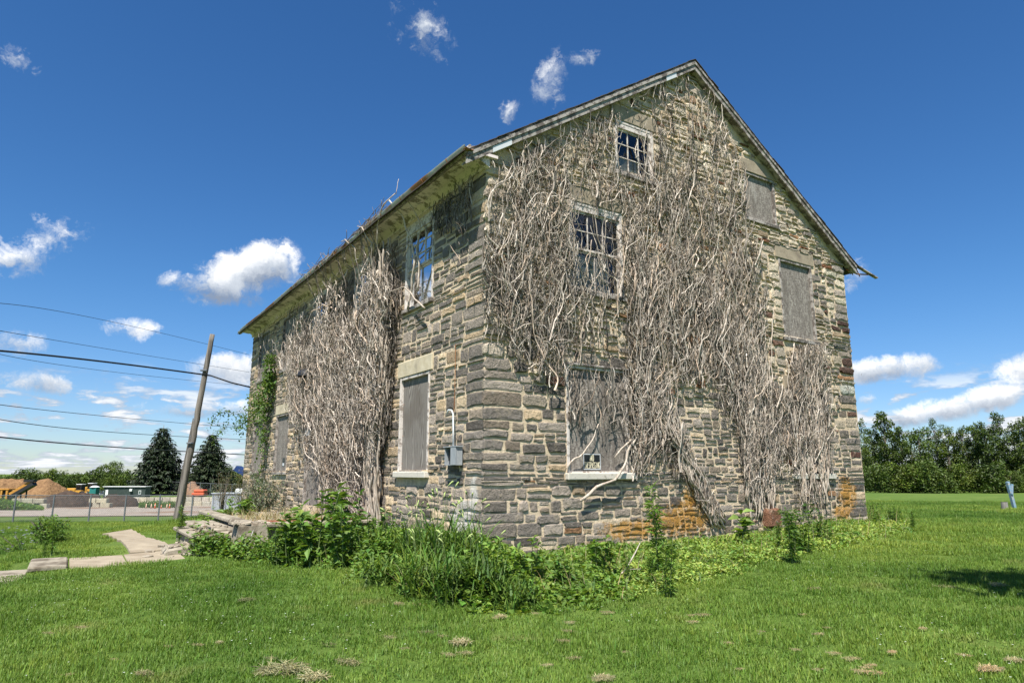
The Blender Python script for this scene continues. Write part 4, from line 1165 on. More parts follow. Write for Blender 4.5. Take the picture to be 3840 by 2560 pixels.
# meter box and conduit
mbx = house_thing('electric_meter_box', 'grey open meter box with conduit on the long wall beside the corner', 'meter box')
b = MB(); wbox(b, 'F', .70, 1.18, .05, .065, .14, .47); wbox(b, 'F', .70, .72, .065, .17, .14, .47); wbox(b, 'F', 1.16, 1.18, .065, .17, .14, .47); wbox(b, 'F', .72, 1.16, .065, .17, .14, .155); wbox(b, 'F', .67, 1.21, .05, .19, .472, .49)
b.build('housing', 'grey_box', mbx)
b = MB(); wbox(b, 'F', .72, .92, .172, .185, .14, .47, .004); b.build('half_cover', 'grey_box', mbx)
b = MB(); wbox(b, 'F', .95, 1.12, .07, .12, .22, .42); b.build('socket', 'black_metal', mbx)
b = MB(); b.tube([wl('F', .93, .12, .49), wl('F', .96, .11, .8), wl('F', 1.0, .10, 1.1), wl('F', 1.03, .12, 1.17), wl('F', 1.09, .15, 1.18), wl('F', 1.13, .16, 1.10)], .017, 8); b.build('conduit', 'sign_border', mbx, True)
b = MB(); b.tube([wl('F', 1.02, .07, 1.15), wl('F', .98, .08, 1.6), wl('F', 1.0, .07, 2.1), wl('F', 1.0, .07, 2.45)], .007, 4); b.build('old_wire', 'rusty_metal', mbx)
# lantern beside the door, black floodlight hood above it
ln = house_thing('wall_lantern', 'small dark wall lantern half lost in the vine by the door', 'lantern')
b = MB(); M_ = Matrix.Translation(wl('F', 9.15, .42, 1.05)); b.cyl((0, 0, 0), .09, .18, 8, .11, M_); b.build('glass_body', 'grey_box', ln)
b = MB(); b.cyl((0, 0, .18), .13, .10, 8, .03, M_); b.tube([wl('F', 9.15, .42, 1.33), wl('F', 9.15, .2, 1.4), wl('F', 9.15, .0, 1.3)], .015, 5); b.build('cap', 'black_metal', ln)
hd = house_thing('flood_lamp', 'black curved lamp hood sticking out of the vine above the door', 'lamp')
b = MB(); vs = []; ns = 12
for i in range(6):
    ph = i / 5 * math.pi / 2
    for j in range(ns + 1):
        th = math.pi * j / ns
        vs.append(wl('F', 9.7 + .30 * math.cos(th) * math.cos(ph * .9), .35 + .34 * math.sin(ph), 2.82 + .26 * math.sin(th) * math.cos(ph * .85)))
b.add(vs, [(i * (ns + 1) + j, i * (ns + 1) + j + 1, (i + 1) * (ns + 1) + j + 1, (i + 1) * (ns + 1) + j) for i in range(5) for j in range(ns)]); b.build('hood', 'black_metal', hd, True)
b = MB(); b.tube([wl('F', 9.7, .0, 2.9), wl('F', 9.7, .25, 2.95), wl('F', 9.7, .4, 2.95)], .03, 6); b.build('arm', 'black_metal', hd)


# ------------------------------------------------------------------ leaves and plants
def leaf_arrays(P, yaw, pitch, L, Wd, col, fold=.25, roll=None):
    """pointed folded leaves: base, left, right, tip"""
    N = len(P); cp, sp_ = np.cos(pitch), np.sin(pitch)
    d = np.stack([np.cos(yaw) * cp, np.sin(yaw) * cp, sp_], -1)
    s = np.stack([-np.sin(yaw), np.cos(yaw), np.zeros(N)], -1)
    up = np.cross(d, s)
    if roll is not None:
        s2 = s * np.cos(roll)[:, None] + up * np.sin(roll)[:, None]; up = np.cross(d, s2); s = s2
    L = np.broadcast_to(L, N)[:, None]; Wd = np.broadcast_to(Wd, N)[:, None]
    base = P; mid = P + d * L * .45
    V = np.stack([base, mid + s * Wd * .5 + up * Wd * fold, mid - s * Wd * .5 + up * Wd * fold, P + d * L - np.array([0, 0, 1]) * L * .12], 1).reshape(-1, 3)
    i = np.arange(N)[:, None] * 4
    F = np.concatenate([i + np.array([[0, 2, 3]]), i + np.array([[0, 3, 1]])], 0)
    return V, F, np.repeat(col, 4, 0)


def blade_arrays(P, yaw, lean, L, Wd, col, seg=3, droop=1.0):
    """grass blades that taper and bend over"""
    N = len(P); k = np.linspace(0, 1, seg + 1)
    ang = lean[:, None] + droop * np.outer(np.ones(N), k ** 1.3) * lean[:, None] * 1.2
    st = (L / seg)[:, None]
    hx = np.concatenate([np.zeros((N, 1)), np.cumsum(np.sin(ang[:, :-1]) * st, 1)], 1); hz = np.concatenate([np.zeros((N, 1)), np.cumsum(np.cos(ang[:, :-1]) * st, 1)], 1)
    dx, dy = np.cos(yaw), np.sin(yaw)
    C = P[:, None, :] + np.stack([hx * dx[:, None], hx * dy[:, None], hz], -1)
    tw = yaw + 1.57
    s = np.stack([np.cos(tw), np.sin(tw), np.zeros(N)], -1)
    wd = (Wd[:, None] * (1 - k ** 2)[None, :] * .5 + .0004)[..., None]
    Vv_ = np.stack([C - s[:, None] * wd, C + s[:, None] * wd], 2)
    idx = np.arange(N * (seg + 1) * 2).reshape(N, seg + 1, 2)
    F = np.stack([idx[:, :-1, 0], idx[:, :-1, 1], idx[:, 1:, 1], idx[:, 1:, 0]], -1).reshape(-1, 4)
    return Vv_.reshape(-1, 3), F, np.repeat(col, (seg + 1) * 2, 0)


def jitcol(n, lo=.7, hi=1.3, g=.12):
    v = RNG.uniform(lo, hi, n); return np.stack([v * RNG.normal(1, g, n).clip(.6, 1.6), v, v * RNG.normal(1, g, n).clip(.5, 1.6)], -1)


def joinq(parts):
    Vs, Fs, Cs, o = [], [], [], 0
    for V, F, C in parts: Vs.append(V); Fs.append(F + o); Cs.append(C); o += len(V)
    return np.concatenate(Vs), np.concatenate(Fs), np.concatenate(Cs)


def leafy_weed(h, n_stem, n_leaf, L, Wd, spread, arch=.3, stem='green_stem', leaf='weed_leaf', top_bias=1.0):
    """meshes of one broadleaf weed: stems and leaves"""
    b = MB(); P = []; yaw = []
    for s in range(n_stem):
        a = random.uniform(0, 6.28); r = spread * random.uniform(.1, 1); hh = h * random.uniform(.6, 1.0)
        pts = [(r * .35 * math.cos(a) * (1), r * .35 * math.sin(a), 0)]
        for k in range(1, 5):
            f = k / 4; pts.append((r * (.35 + .65 * f ** 1.4) * math.cos(a) + random.uniform(-.02, .02), r * (.35 + .65 * f ** 1.4) * math.sin(a) + random.uniform(-.02, .02), hh * f))
        b.tube(pts, [.010 * (1 - .15 * k) for k in range(5)], 4, False)
        q = np.array(pts)
        m_ = max(4, n_leaf // n_stem)
        f = RNG.uniform(.12, 1, m_) ** (1 / top_bias)
        P.append(np.stack([np.interp(f * 4, range(5), q[:, j]) for j in range(3)], -1)); yaw.append(RNG.uniform(0, 6.28, m_))
    P = np.concatenate(P); yaw = np.concatenate(yaw); n = len(P)
    sc = RNG.uniform(.55, 1.15, n)
    V, F, C = leaf_arrays(P, yaw, RNG.normal(.15, .35, n), L * sc, Wd * sc, jitcol(n), .18, RNG.normal(0, .3, n))
    return b.mesh('stem_mesh', True), stem, mesh_np('leaf_mesh', V, F, C), leaf


def place_plant(name, variant, px, py, sc, label, cat='weed', group=None, rz=None, pos=None):
    p = og(px, py) if pos is None else np.array(pos)
    o = empty(name, (p[0], p[1], p[2] - .02), random.uniform(0, 6.28) if rz is None else rz, label, cat, group)
    s = sc if isinstance(sc, tuple) else (sc, sc, sc); o.scale = s
    sm, st, lm, lf = variant
    link('stem', sm, o, st); link('foliage', lm, o, lf)
    return o


POKE = [leafy_weed(1.0, 7, 240, .19, .085, .45) for _ in range(3)]
RAG = [leafy_weed(1.0, 8, 420, .12, .05, .40) for _ in range(2)]
HORSE = [leafy_weed(1.0, 2, 330, .13, .02, .10) for _ in range(2)]
BIGLEAF = [leafy_weed(1.0, 3, 44, .30, .17, .22)]
LOWB = [leafy_weed(.45, 9, 300, .11, .085, .42) for _ in range(2)]
REDST = [leafy_weed(1.0, 4, 60, .2, .09, .3, stem='red_stem')]


def grass_clump(h, n, spread, heads=0):
    P = np.zeros((n, 3)); a = RNG.uniform(0, 6.28, n); r = spread * np.sqrt(RNG.uniform(0, 1, n)); P[:, 0] = r * np.cos(a); P[:, 1] = r * np.sin(a)
    hh = RNG.uniform(0, 1, n); P[:, 2] = hh * .62 * h
    Q = blade_arrays(P, RNG.uniform(0, 6.28, n), RNG.uniform(.25, 1.0, n), RNG.uniform(.30, .62, n) * h, RNG.uniform(.018, .034, n), jitcol(n, .55, 1.2), 4, 1.7)
    b = MB()
    hb = MB()
    for k in range(heads):
        a = random.uniform(0, 6.28); r = random.uniform(0, spread); dx, dy = math.cos(a), math.sin(a); H = h * random.uniform(.85, 1.25)
        pts = [(r * dx + dx * .12 * f ** 2, r * dy + dy * .12 * f ** 2, H * f) for f in (0, .35, .7, 1)]
        b.tube(pts, [.005, .0045, .004, .003], 4, False)
        e = Vector(pts[-1]); arc = [e + Vector((dx * .1 * math.sin(s), dy * .1 * math.sin(s), .1 * (1 - 0) * math.sin(s * 1.2) * .7)) * 1.0 for s in np.linspace(0, 2.2, 6)]
        hb.tube(arc, [.006, .012, .013, .012, .009, .004], 5)
    return mesh_np('blade_mesh', *Q), b.mesh('stalk_mesh', True) if heads else None, hb.mesh('head_mesh', True) if heads else None


FOX = [grass_clump(1.25, 230, .30, 12), grass_clump(1.0, 260, .36, 5), grass_clump(.55, 220, .34, 0)]
mat('seed_head', (0.26, 0.34, 0.10), (0.40, 0.46, 0.18), 30, .8, 0)


def place_grass(v, px, py, sc, label, group='tall foxtail grass clumps at the house corner', pos=None):
    p = og(px, py) if pos is None else np.array(pos)
    o = empty('foxtail_grass', (p[0], p[1], p[2] - .02), random.uniform(0, 6.28), label, 'grass clump', group); o.scale = (sc, sc, sc)
    bl, st, hdm = FOX[v]
    link('blades', bl, o, 'weed_leaf')
    if st is not None: link('stalks', st, o, 'green_stem'); link('seed_heads', hdm, o, 'seed_head')


# ground cover along the foot of the walls: uncountable small leaves
def cover(name, m, n, ufun, L, Wd, zmul, label):
    P, s = ufun(n); nn_ = len(P)
    V, F, C = leaf_arrays(P, RNG.uniform(0, 6.28, nn_), RNG.normal(.15, .45, nn_), L * s, Wd * s, jitcol(nn_, .65, 1.3), .15, RNG.normal(0, .35, nn_))
    o = link(name, mesh_np(name, V, F, C), None, m); o['kind'] = 'stuff'; o['label'] = label; o['category'] = 'ground cover'


def lumps(x, y): return .5 + .5 * np.sin(x * 2.1 + 1.3 * np.sin(y * 1.7)) * np.sin(y * 2.6 + np.sin(x * 1.1))


BED = [((470, 1275), (-4.2, 5.6)), ((560, 1292), (-3.2, 4.4)), ((680, 1302), (-.1, 4.6)), ((800, 1316), (-.05, 3)), ((880, 1348), (-.05, 1.6)), ((960, 1378), (-.05, .8)), ((1080, 1400), (-.02, -.02)), ((1200, 1402), (.6, -.05)),
       ((1330, 1392), (2, -.05)), ((1450, 1372), (3.6, -.05)), ((1560, 1348), (5.2, -.05)), ((1700, 1312), (7.5, -.05)), ((1850, 1275), (10, -.05)), ((2000, 1244), (12.0, -.05)), ((2110, 1222), (14, 1.2))]
BED_B = np.array([og(*q)[:2] for q, _ in BED]); BED_W = np.array([loc2w(*q) for _, q in BED])


def bed(n, t0, t1, top, flat=.5, edge=.0):
    """points scattered through the weed bed between stations t0 and t1; top(x, y, f) is the height of growth"""
    T = RNG.uniform(t0, t1, n); f = RNG.uniform(0, 1, n)
    ar = np.linalg.norm(np.stack([np.interp(T, range(len(BED)), BED_W[:, k] - BED_B[:, k]) for k in (0, 1)], -1), axis=1)
    k = RNG.uniform(0, ar.max(), n) < ar; T, f = T[k], f[k]
    Bp = np.stack([np.interp(T, range(len(BED)), BED_B[:, k]) for k in (0, 1)], -1); Wp = np.stack([np.interp(T, range(len(BED)), BED_W[:, k]) for k in (0, 1)], -1)
    f = f + .06 * np.sin(T * 9) * (1 - f)
    P = Bp + (Wp - Bp) * f[:, None] + RNG.normal(0, .05, Bp.shape)
    h = top(P[:, 0], P[:, 1], np.clip(f, 0, 1)) * np.clip(f * 7 + .15, 0, 1)
    return np.c_[P, terr(P[:, 0], P[:, 1]) + h * RNG.uniform(.1, 1, len(P))], RNG.uniform(.55, 1.35, len(P))


cover('yellow_ground_cover', 'yellow_leaf', 52000, lambda n: bed(n, 8.4, 13.9, lambda x, y, f: (.06 + .17 * lumps(x * 1.3, y * 1.3)) * (1 - .55 * f)), .06, .034, 1, 'low yellow green ground cover along the foot of the gable')
cover('gable_ground_cover', 'weed_leaf', 17000, lambda n: bed(n, 7.2, 13.9, lambda x, y, f: (.05 + .30 * lumps(x * 1.9 + 2, y * 1.9) ** 2) * (1 - .45 * f)), .085, .04, 1, 'mixed green low weeds growing along the gable foot')
cover('wall_ground_cover', 'weed_leaf', 34000, lambda n: bed(n, .2, 6.2, lambda x, y, f: .16 + .42 * lumps(x * 1.7, y * 1.7)), .085, .065, 1, 'round leaved green ground cover below the long side wall')
cover('corner_ground_cover', 'weed_leaf', 24000, lambda n: bed(n, 5.4, 8.8, lambda x, y, f: interp(x, [(-1.6, .55), (-.4, .45), (.3, .15), (2.5, .09)]) * (.4 + lumps(x * 1.6 + 1, y * 1.6))), .085, .068, 1, 'mound of round leaved weeds in front of the house corner')
n_ = 9000
Pq, sq = bed(n_, .2, 13.8, lambda x, y, f: 0 * x + .0)
Qq = blade_arrays(Pq, RNG.uniform(0, 6.28, len(Pq)), RNG.uniform(.1, .9, len(Pq)), RNG.uniform(.12, .42, len(Pq)) * sq * interp(Pq[:, 0], [(-1, 1), (.8, .6), (9, .55)]), RNG.uniform(.006, .016, len(Pq)), jitcol(len(Pq), .6, 1.4), 3, 1.3)
o = link('weed_grass', mesh_np('weed_grass', *Qq), None, 'weed_leaf'); o['kind'] = 'stuff'; tag(o, 'rank unmown grass among the weeds at the foot of the walls', 'grass')
Pq, sq = bed(1600, .5, 13.8, lambda x, y, f: 0 * x)
Qq = blade_arrays(Pq, RNG.uniform(0, 6.28, len(Pq)), RNG.uniform(.1, 1.1, len(Pq)), RNG.uniform(.2, .6, len(Pq)) * sq, RNG.uniform(.004, .009, len(Pq)), jitcol(len(Pq), .6, 1.2), 3, 1.0)
o = link('dead_stalks', mesh_np('dead_stalks', *Qq), None, 'dry_leaf'); o['kind'] = 'stuff'; tag(o, 'dead tan stalks standing among the weeds by the walls', 'dead stalks')

# tall plants, each with its own place
for v, px, py, sc, lab in [(0, 1010, 1345, .88, 'tallest foxtail grass clump with nodding heads left of the house corner'), (0, 1075, 1350, .80, 'tall foxtail grass clump right at the house corner below the lime streak'), (0, 950, 1325, .74, 'dark foxtail grass clump under the bare plywood window'),
                           (1, 895, 1310, .8, 'foxtail grass clump under the left edge of the plywood window'), (1, 1030, 1385, .72, 'arching grass clump in front of the tallest foxtail grass'), (1, 960, 1370, .7, 'low arching grass clump at the lawn edge left of the corner'),
                           (1, 1110, 1385, .7, 'narrow grass clump just right of the house corner'), (2, 1180, 1395, .8, 'small dark grass tuft in front of the corner mound'), (2, 880, 1345, .9, 'short spreading grass tuft at the left lawn edge')]:
    place_grass(v, px, py, sc, lab)
for var, px, py, sc, lab, cat in [
        (POKE[0], 668, 1300, 1.15, 'tall leafy weed just right of the cracked concrete pier', 'weed'), (POKE[1], 728, 1303, 1.3, 'leafy weed between the porch and the dead vine trunk', 'weed'), (RAG[0], 795, 1305, 1.3, 'bushy bright weed in front of the dead vine trunks', 'weed'),
        (RAG[1], 858, 1305, .95, 'bushy weed at the foot of the thick dead stems', 'weed'), (POKE[2], 765, 1290, 1.45, 'tallest leafy weed by the house door', 'weed'), (RAG[0], 905, 1310, .95, 'bushy weed below the plywood window sill', 'weed'), (RAG[1], 640, 1302, .8, 'bushy weed on the brick porch edge', 'weed'),
        (RAG[0], 1165, 1362, .75, 'leafy weed against the gable just right of the corner', 'weed'), (POKE[1], 1215, 1350, .7, 'light leafy weed below the gable stones near the corner', 'weed'), (POKE[0], 1378, 1340, .75, 'light broad leaved weed below the sign window', 'weed'), (POKE[2], 1295, 1350, .5, 'small leafy weed left of the sign window weed', 'weed'),
        (HORSE[0], 1512, 1330, 1.45, 'tall thin horseweed standing before the gable bundle of stems', 'weed'), (HORSE[1], 1535, 1370, .95, 'thin horseweed in front of the tall horseweed', 'weed'), (HORSE[0], 1440, 1345, .45, 'short thin weed in the yellow cover below the sign window', 'weed'), (HORSE[1], 1495, 1350, .6, 'slender weed left of the two horseweeds', 'weed'),
        (BIGLEAF[0], 1706, 1262, .95, 'large leaved plant growing against the middle of the gable', 'plant'), (RAG[1], 1840, 1272, .9, 'airy green weed below the right gable sill', 'weed'), (HORSE[1], 1825, 1295, 1.15, 'tall thin weed rising through the airy weed', 'weed'), (HORSE[0], 1790, 1270, .6, 'thin weed right of the red base stone', 'weed'),
        (RAG[0], 1890, 1255, .75, 'small bushy weed near the right end of the gable', 'weed'), (RAG[1], 2010, 1205, .62, 'bushy weed just past the far right house corner', 'weed'), (RAG[0], 2055, 1210, .6, 'middle bushy weed right of the house', 'weed'), (HORSE[1], 2098, 1218, .62, 'rightmost upright weed beyond the house', 'weed'),
        (POKE[0], 560, 1225, 1.15, 'broad leafy weed behind the porch ruin at the far wall end', 'weed'), (POKE[1], 520, 1225, 1.0, 'leafy weed left of the far wall end', 'weed'), (RAG[0], 495, 1228, .8, 'bushy weed behind the broken porch steps', 'weed'),
        (REDST[0], 455, 1272, .8, 'reddish stemmed weed beside the broken lowest step', 'weed'), (HORSE[0], 415, 1250, .95, 'thin dark weed standing by the foot of the leaning pole', 'weed'), (POKE[2], 478, 1240, .7, 'leafy weed left of the moulded porch step', 'weed'), (LOWB[0], 560, 1275, .6, 'low round leaved weed in front of the concrete pier', 'weed'), (LOWB[1], 610, 1280, .6, 'low round leaved weed right of the pier foot', 'weed')]:
    place_plant('weed' if cat == 'weed' else 'leafy_plant', var, px, py, sc, lab, cat)


def shrub(name, center, rx, ry, rz_, n, L, Wd, leaf, label, cat='shrub', nb=14):
    root = empty(name, (center[0], center[1], center[2]), 0, label, cat)
    b = MB()
    for k in range(nb):
        a = random.uniform(0, 6.28); f = random.uniform(.4, .95)
        e = (rx * f * math.cos(a), ry * f * math.sin(a), rz_ * random.uniform(1.0, 1.9))
        b.tube([(0, 0, 0), (e[0] * .35, e[1] * .35, e[2] * .5), e], [.018, .012, .004], 4, False)
    b.build('stem', 'bark', root, True)
    d = RNG.normal(size=(n, 3)); d /= np.linalg.norm(d, axis=1)[:, None]; r = RNG.uniform(.25, 1, n) ** .5
    r *= .75 + .35 * np.sin(d[:, 0] * 5 + 1) * np.sin(d[:, 2] * 6 + d[:, 1] * 4)
    P = d * r[:, None] * np.array([rx, ry, rz_]) + np.array([0, 0, rz_])
    P[:, 2] = np.maximum(P[:, 2], .02)
    V, F, C = leaf_arrays(P, RNG.uniform(0, 6.28, n), RNG.normal(.1, .5, n), L * RNG.uniform(.6, 1.2, n), Wd * RNG.uniform(.6, 1.2, n), jitcol(n, .6, 1.4), .2, RNG.normal(0, .5, n))
    link('foliage', mesh_np('foliage', V, F, C), root, leaf)
    return root


leafmat('shrub_leaf', (0.055, 0.085, 0.040), (0.24, 0.25, 0.17), scale=4, trans=.2, detail_scale=24)
leafmat('vine_leaf', (0.065, 0.13, 0.022), (0.13, 0.21, 0.045), scale=3, trans=.35)
leafmat('tan_shrub_leaf', (0.16, 0.145, 0.075), (0.34, 0.29, 0.16), scale=3, trans=.25, detail_scale=12)
p = loc2w(-.75, 12.6); shrub('shrub', (p[0], p[1], tz(*p)), .75, 1.0, .95, 2300, .075, .045, 'shrub_leaf', 'grey green leafy shrub against the wall below the small notice')
p = loc2w(-.55, 16.3); shrub('shrub', (p[0], p[1], tz(*p)), .5, 1.5, 1.05, 2000, .06, .02, 'tan_shrub_leaf', 'half dried tan shrub at the far end of the long wall')
p = loc2w(-.6, 20.2); shrub('shrub', (p[0], p[1], tz(*p)), .5, .9, 1.0, 1100, .06, .02, 'tan_shrub_leaf', 'tan shrub showing past the far wall corner')

# living green creeper on the far bay
gv = house_thing('green_creeper', 'living green creeper climbing the far bay of the long wall', 'vine')
b = MB()
paths = [[(15.6, -1.3), (15.7, .2), (15.4, 1.6), (15.6, 2.8), (15.3, 4.2)], [(15.5, .9), (16.2, 1.9), (16.6, 2.9), (18.2, 3.0)], [(15.6, 2.0), (15.0, 2.9), (15.2, 3.9)], [(16.6, 2.7), (18.6, 2.2), (20.0, 2.0)]]
P = []
for q in paths:
    q = np.array(q); b.tube([wl('F', a, .10, z) for a, z in q], [.025, .02, .016, .012, .008][:len(q)], 5)
    s = RNG.uniform(0, len(q) - 1, 420); P.append(np.stack([np.interp(s, range(len(q)), q[:, 0]) + RNG.normal(0, .17, 420), np.interp(s, range(len(q)), q[:, 1]) + RNG.normal(0, .25, 420)], -1))
P.append(np.stack([RNG.normal(15.4, .24, 700), RNG.uniform(2.9, 4.35, 700)], -1))
P = np.concatenate(P); n = len(P)
P3 = np.stack([-RNG.uniform(.05, .38, n), P[:, 0], P[:, 1]], -1)
V, F, C = leaf_arrays(P3, RNG.uniform(0, 6.28, n), RNG.normal(-.3, .4, n), .11 * RNG.uniform(.6, 1.2, n), .085 * RNG.uniform(.6, 1.2, n), jitcol(n), .15, RNG.normal(0, .4, n))
b.build('stem', 'bark', gv); link('foliage', mesh_np('foliage', V, F, C), gv, 'vine_leaf')
gs = house_thing('hanging_spray', 'small leafy spray hanging off the far wall edge against the sky', 'branch')
b = MB(); pts = [(-.2, 19.6, 2.35), (-.8, 19.9, 2.55), (-1.15, 20.1, 2.35), (-1.3, 20.2, 1.9)]; b.tube(pts, [.014, .01, .008, .004], 4); pts2 = [(-.1, 19.5, 1.9), (-.7, 19.8, 1.95), (-1.05, 20, 1.65), (-1.2, 20.1, 1.25)]; b.tube(pts2, [.014, .01, .008, .004], 4)
b.build('twig', 'bark', gs)
P = np.concatenate([np.stack([np.interp(s_, range(4), np.array(q)[:, j]) for j in range(3)], -1) for q in (pts, pts2) for s_ in [RNG.uniform(.3, 3, 110)]]) + RNG.normal(0, .10, (220, 3)); n = len(P)
V, F, C = leaf_arrays(P, RNG.uniform(0, 6.28, n), RNG.normal(-.4, .4, n), .11, .075, jitcol(n), .15); link('foliage', mesh_np('foliage', V, F, C), gs, 'vine_leaf')

# plants by the left steps
p = og(98, 1264); 
sh = shrub('shrub', (p[0] - .3, p[1] + .6, tz(p[0] - .3, p[1] + .6)), .55, .5, .42, 1200, .085, .05, 'weed_leaf', 'dark leafy shrub behind the top of the left steps', 'shrub')
place_plant('weed', HORSE[0], 120, 1275, .9, 'tall pale upright weed rising from the left step slab', 'weed')
place_plant('weed', HORSE[1], 100, 1280, .5, 'feathery weed growing from the crack of the left step slab', 'weed')
p = og(35, 1290)
ch = shrub('chicory', (p[0], p[1] + .3, tz(p[0], p[1] + .3)), .8, .7, .42, 1500, .09, .03, 'weed_leaf', 'chicory with pale blue flowers left of the steps', 'wildflower', 20)
n = 44; a = RNG.uniform(0, 6.28, n); rr = RNG.uniform(0, .85, n)
FP = np.stack([rr * np.cos(a), rr * .8 * np.sin(a), RNG.uniform(.4, 1.0, n)], -1)
PP = np.repeat(FP, 7, 0); yy = np.tile(np.arange(7) * .9, n)
V, F, C = leaf_arrays(PP, yy, np.full(len(PP), .35), .045, .032, jitcol(len(PP), .85, 1.1, .03), .05); link('flowers', mesh_np('flowers', V, F, C), ch, 'petal')


# ------------------------------------------------------------------ path, steps and porch ruin
def tilted_slab(b, corners_, th, bev=.01):
    """slab whose top corners lie at given world points"""
    c = [Vector(x) for x in corners_]; m_ = sum(c, Vector()) / len(c); n = len(c)
    ins = [x + (m_ - x).normalized() * bev for x in c]
    vs = [x[:] for x in ins] + [(x - Vector((0, 0, bev)))[:] for x in c] + [(x - Vector((0, 0, th)))[:] for x in c]
    fs = [tuple(range(n))] + [(k * n + i, (k + 1) * n + i, (k + 1) * n + (i + 1) % n, k * n + (i + 1) % n) for k in (0, 1) for i in range(n)]
    return b.add(vs, fs)


PATH = empty('path', (0, 0, 0)); PATH['kind'] = 'structure'


def uvz(u, v, dz):
    q = loc2w(u, v); return (q[0], q[1], tz(*q) + dz)


def path_slab(u0, u1, v0, v1, dz=.018):
    b = MB(); j = lambda: random.uniform(-.02, .02)
    tilted_slab(b, [uvz(u0 + .012 + j() * .3, v0 + j(), dz), uvz(u1 - .012, v0 + j(), dz + j() * .3), uvz(u1 - .012, v1 + j(), dz), uvz(u0 + .012, v1 + j(), dz + j() * .3)], .12, .012)
    b.build('slab', 'concrete_slab', PATH)


for u0, u1 in ((-5.93, -4.98), (-4.98, -4.0)): path_slab(u0, u1, 4.75, 6.3)
for k in range(9):
    v0 = 6.31 + k * .8; path_slab(-4.86 - .05 * max(0, k - 3), -3.98 - .04 * k, v0, v0 + .79, .055)
ST = empty('stone_steps', (*loc2w(-6.5, 5.5), tz(*loc2w(-6.5, 5.5))), R(90) - HAZ, 'old sandstone steps with bullnose treads at the left lawn edge', 'steps')
zt = tz(*loc2w(-6.0, 5.5)) - ST.location.z
for k, (x0, x1, dz) in enumerate(((-.05, .55, .06), (-.66, -.06, -.13), (-1.25, -.65, -.32))):
    b = MB(); b.box((x0, -.75, zt + dz - .09), (x1, .75, zt + dz), .022, None, .006); b.box((x0 + .06, -.70, zt + dz - .26), (x1 - .03, .70, zt + dz - .092))
    b.build('tread', 'old_concrete', ST)
for k in range(7):
    x, y = random.uniform(-.4, -.05), random.uniform(-.7, -.2)
    b = MB(); b.box((x, y, zt - .128), (x + random.uniform(.05, .12), y + random.uniform(.04, .08), zt - .128 + .02), .006, None, .006)
    o = b.build('stone_chip', 'rubble', None); o.matrix_world = ST.matrix_world
    o.location = ST.location; o.rotation_euler = ST.rotation_euler; tag(o, 'pale flake of stone lying on the second left step', 'stone chip', 'stone flakes on the left steps')

PO = empty('porch', (*loc2w(-1.5, 7.5), tz(*loc2w(-1.5, 7.5))), R(90) - HAZ, 'ruined brick topped porch with cracked concrete pier before the house door', 'porch')


def plocal(u, v): return (u + 1.5, v - 7.5)


pz = -PO.location.z
def pbox(b, u0, u1, v0, v1, z0, z1, bev=.015, jit=.004):
    x0, y0 = plocal(u0, v0); x1, y1 = plocal(u1, v1); return b.box((x0, y0, z0 + pz), (x1, y1, z1 + pz), bev, None, jit)


b = MB(); pbox(b, -2.75, -.06, 4.85, 10.9, -1.9, -1.14); b.build('platform', 'old_concrete', PO)
b = MB(); pbox(b, -2.9, -.06, 4.68, 4.9, -1.14, -1.03, .03); pbox(b, -2.9, -2.6, 4.9, 10.9, -1.14, -1.03, .03); b.build('nosing', 'old_concrete', PO)
k = 0
for i in range(12):
    for j in range(9):
        if random.random() < .12: continue
        u0 = -2.58 + i * .21; v0 = 4.93 + j * .105
        b = MB(); pbox(b, u0 + .005, u0 + .20, v0 + .004, v0 + .098, -1.135, -1.048 + random.uniform(-.012, .006), .004, .003); b.build('brick', 'brick_red', PO)
# cracked pier, a tapered block
x0, y0 = plocal(-3.08, 4.55); x1, y1 = plocal(-2.52, 5.1)
b = MB(); vs = []
for z, g in ((-1.75, .08), (-1.4, .03), (-1.08, .0), (-1.04, -.03)):
    for (x, y) in ((x0 - g, y0 - g), (x1 + g, y0 - g), (x1 + g, y1 + g), (x0 - g, y1 + g)): vs.append((x + random.uniform(-.012, .012), y + random.uniform(-.012, .012), z + pz + random.uniform(-.008, .008)))
b.add(vs, [(k * 4 + i, k * 4 + (i + 1) % 4, k * 4 + 4 + (i + 1) % 4, k * 4 + 4 + i) for k in range(3) for i in range(4)] + [(12, 13, 14, 15)])
PIER = b.build('pier', 'old_concrete', PO)
b = MB()      # white lime that filled the cracks of the pier stands proud of its two faces
fx = lambda a, z: (x0 - .055 + a * (x1 - x0 + .1), y0 - .045 + .05 * (z - -1.75) * -1 - .012, z + pz)
for pts in ([(.1, -1.72), (.22, -1.6), (.32, -1.55), (.3, -1.42), (.42, -1.3), (.48, -1.15)], [(.22, -1.6), (.16, -1.5), (.2, -1.38)], [(.32, -1.55), (.5, -1.52), (.62, -1.4), (.75, -1.3)], [(.3, -1.42), (.18, -1.33), (.1, -1.25)], [(.1, -1.72), (.35, -1.68), (.5, -1.6)]):
    b.tube([fx(a, z) for a, z in pts], .006, 5)
b.build('crack_filling', 'plain_white', PIER)
for (u0, u1, v0, v1, z1) in ((-3.85, -2.92, 5.2, 8.2, -1.27), (-3.55, -2.93, 5.6, 8.6, -1.17)):
    b = MB(); pbox(b, u0, u1, v0, v1, z1 - .09, z1, .03, .008); pbox(b, u0 + .08, u1, v0 + .1, v1 - .05, z1 - .32, z1 - .092, 0, 0); b.build('step', 'old_concrete', PO)
b = MB(); pbox(b, -4.3, -3.6, 5.4, 6.8, -1.85, -1.53, .05, .04); b.build('broken_step', 'old_concrete', PO)
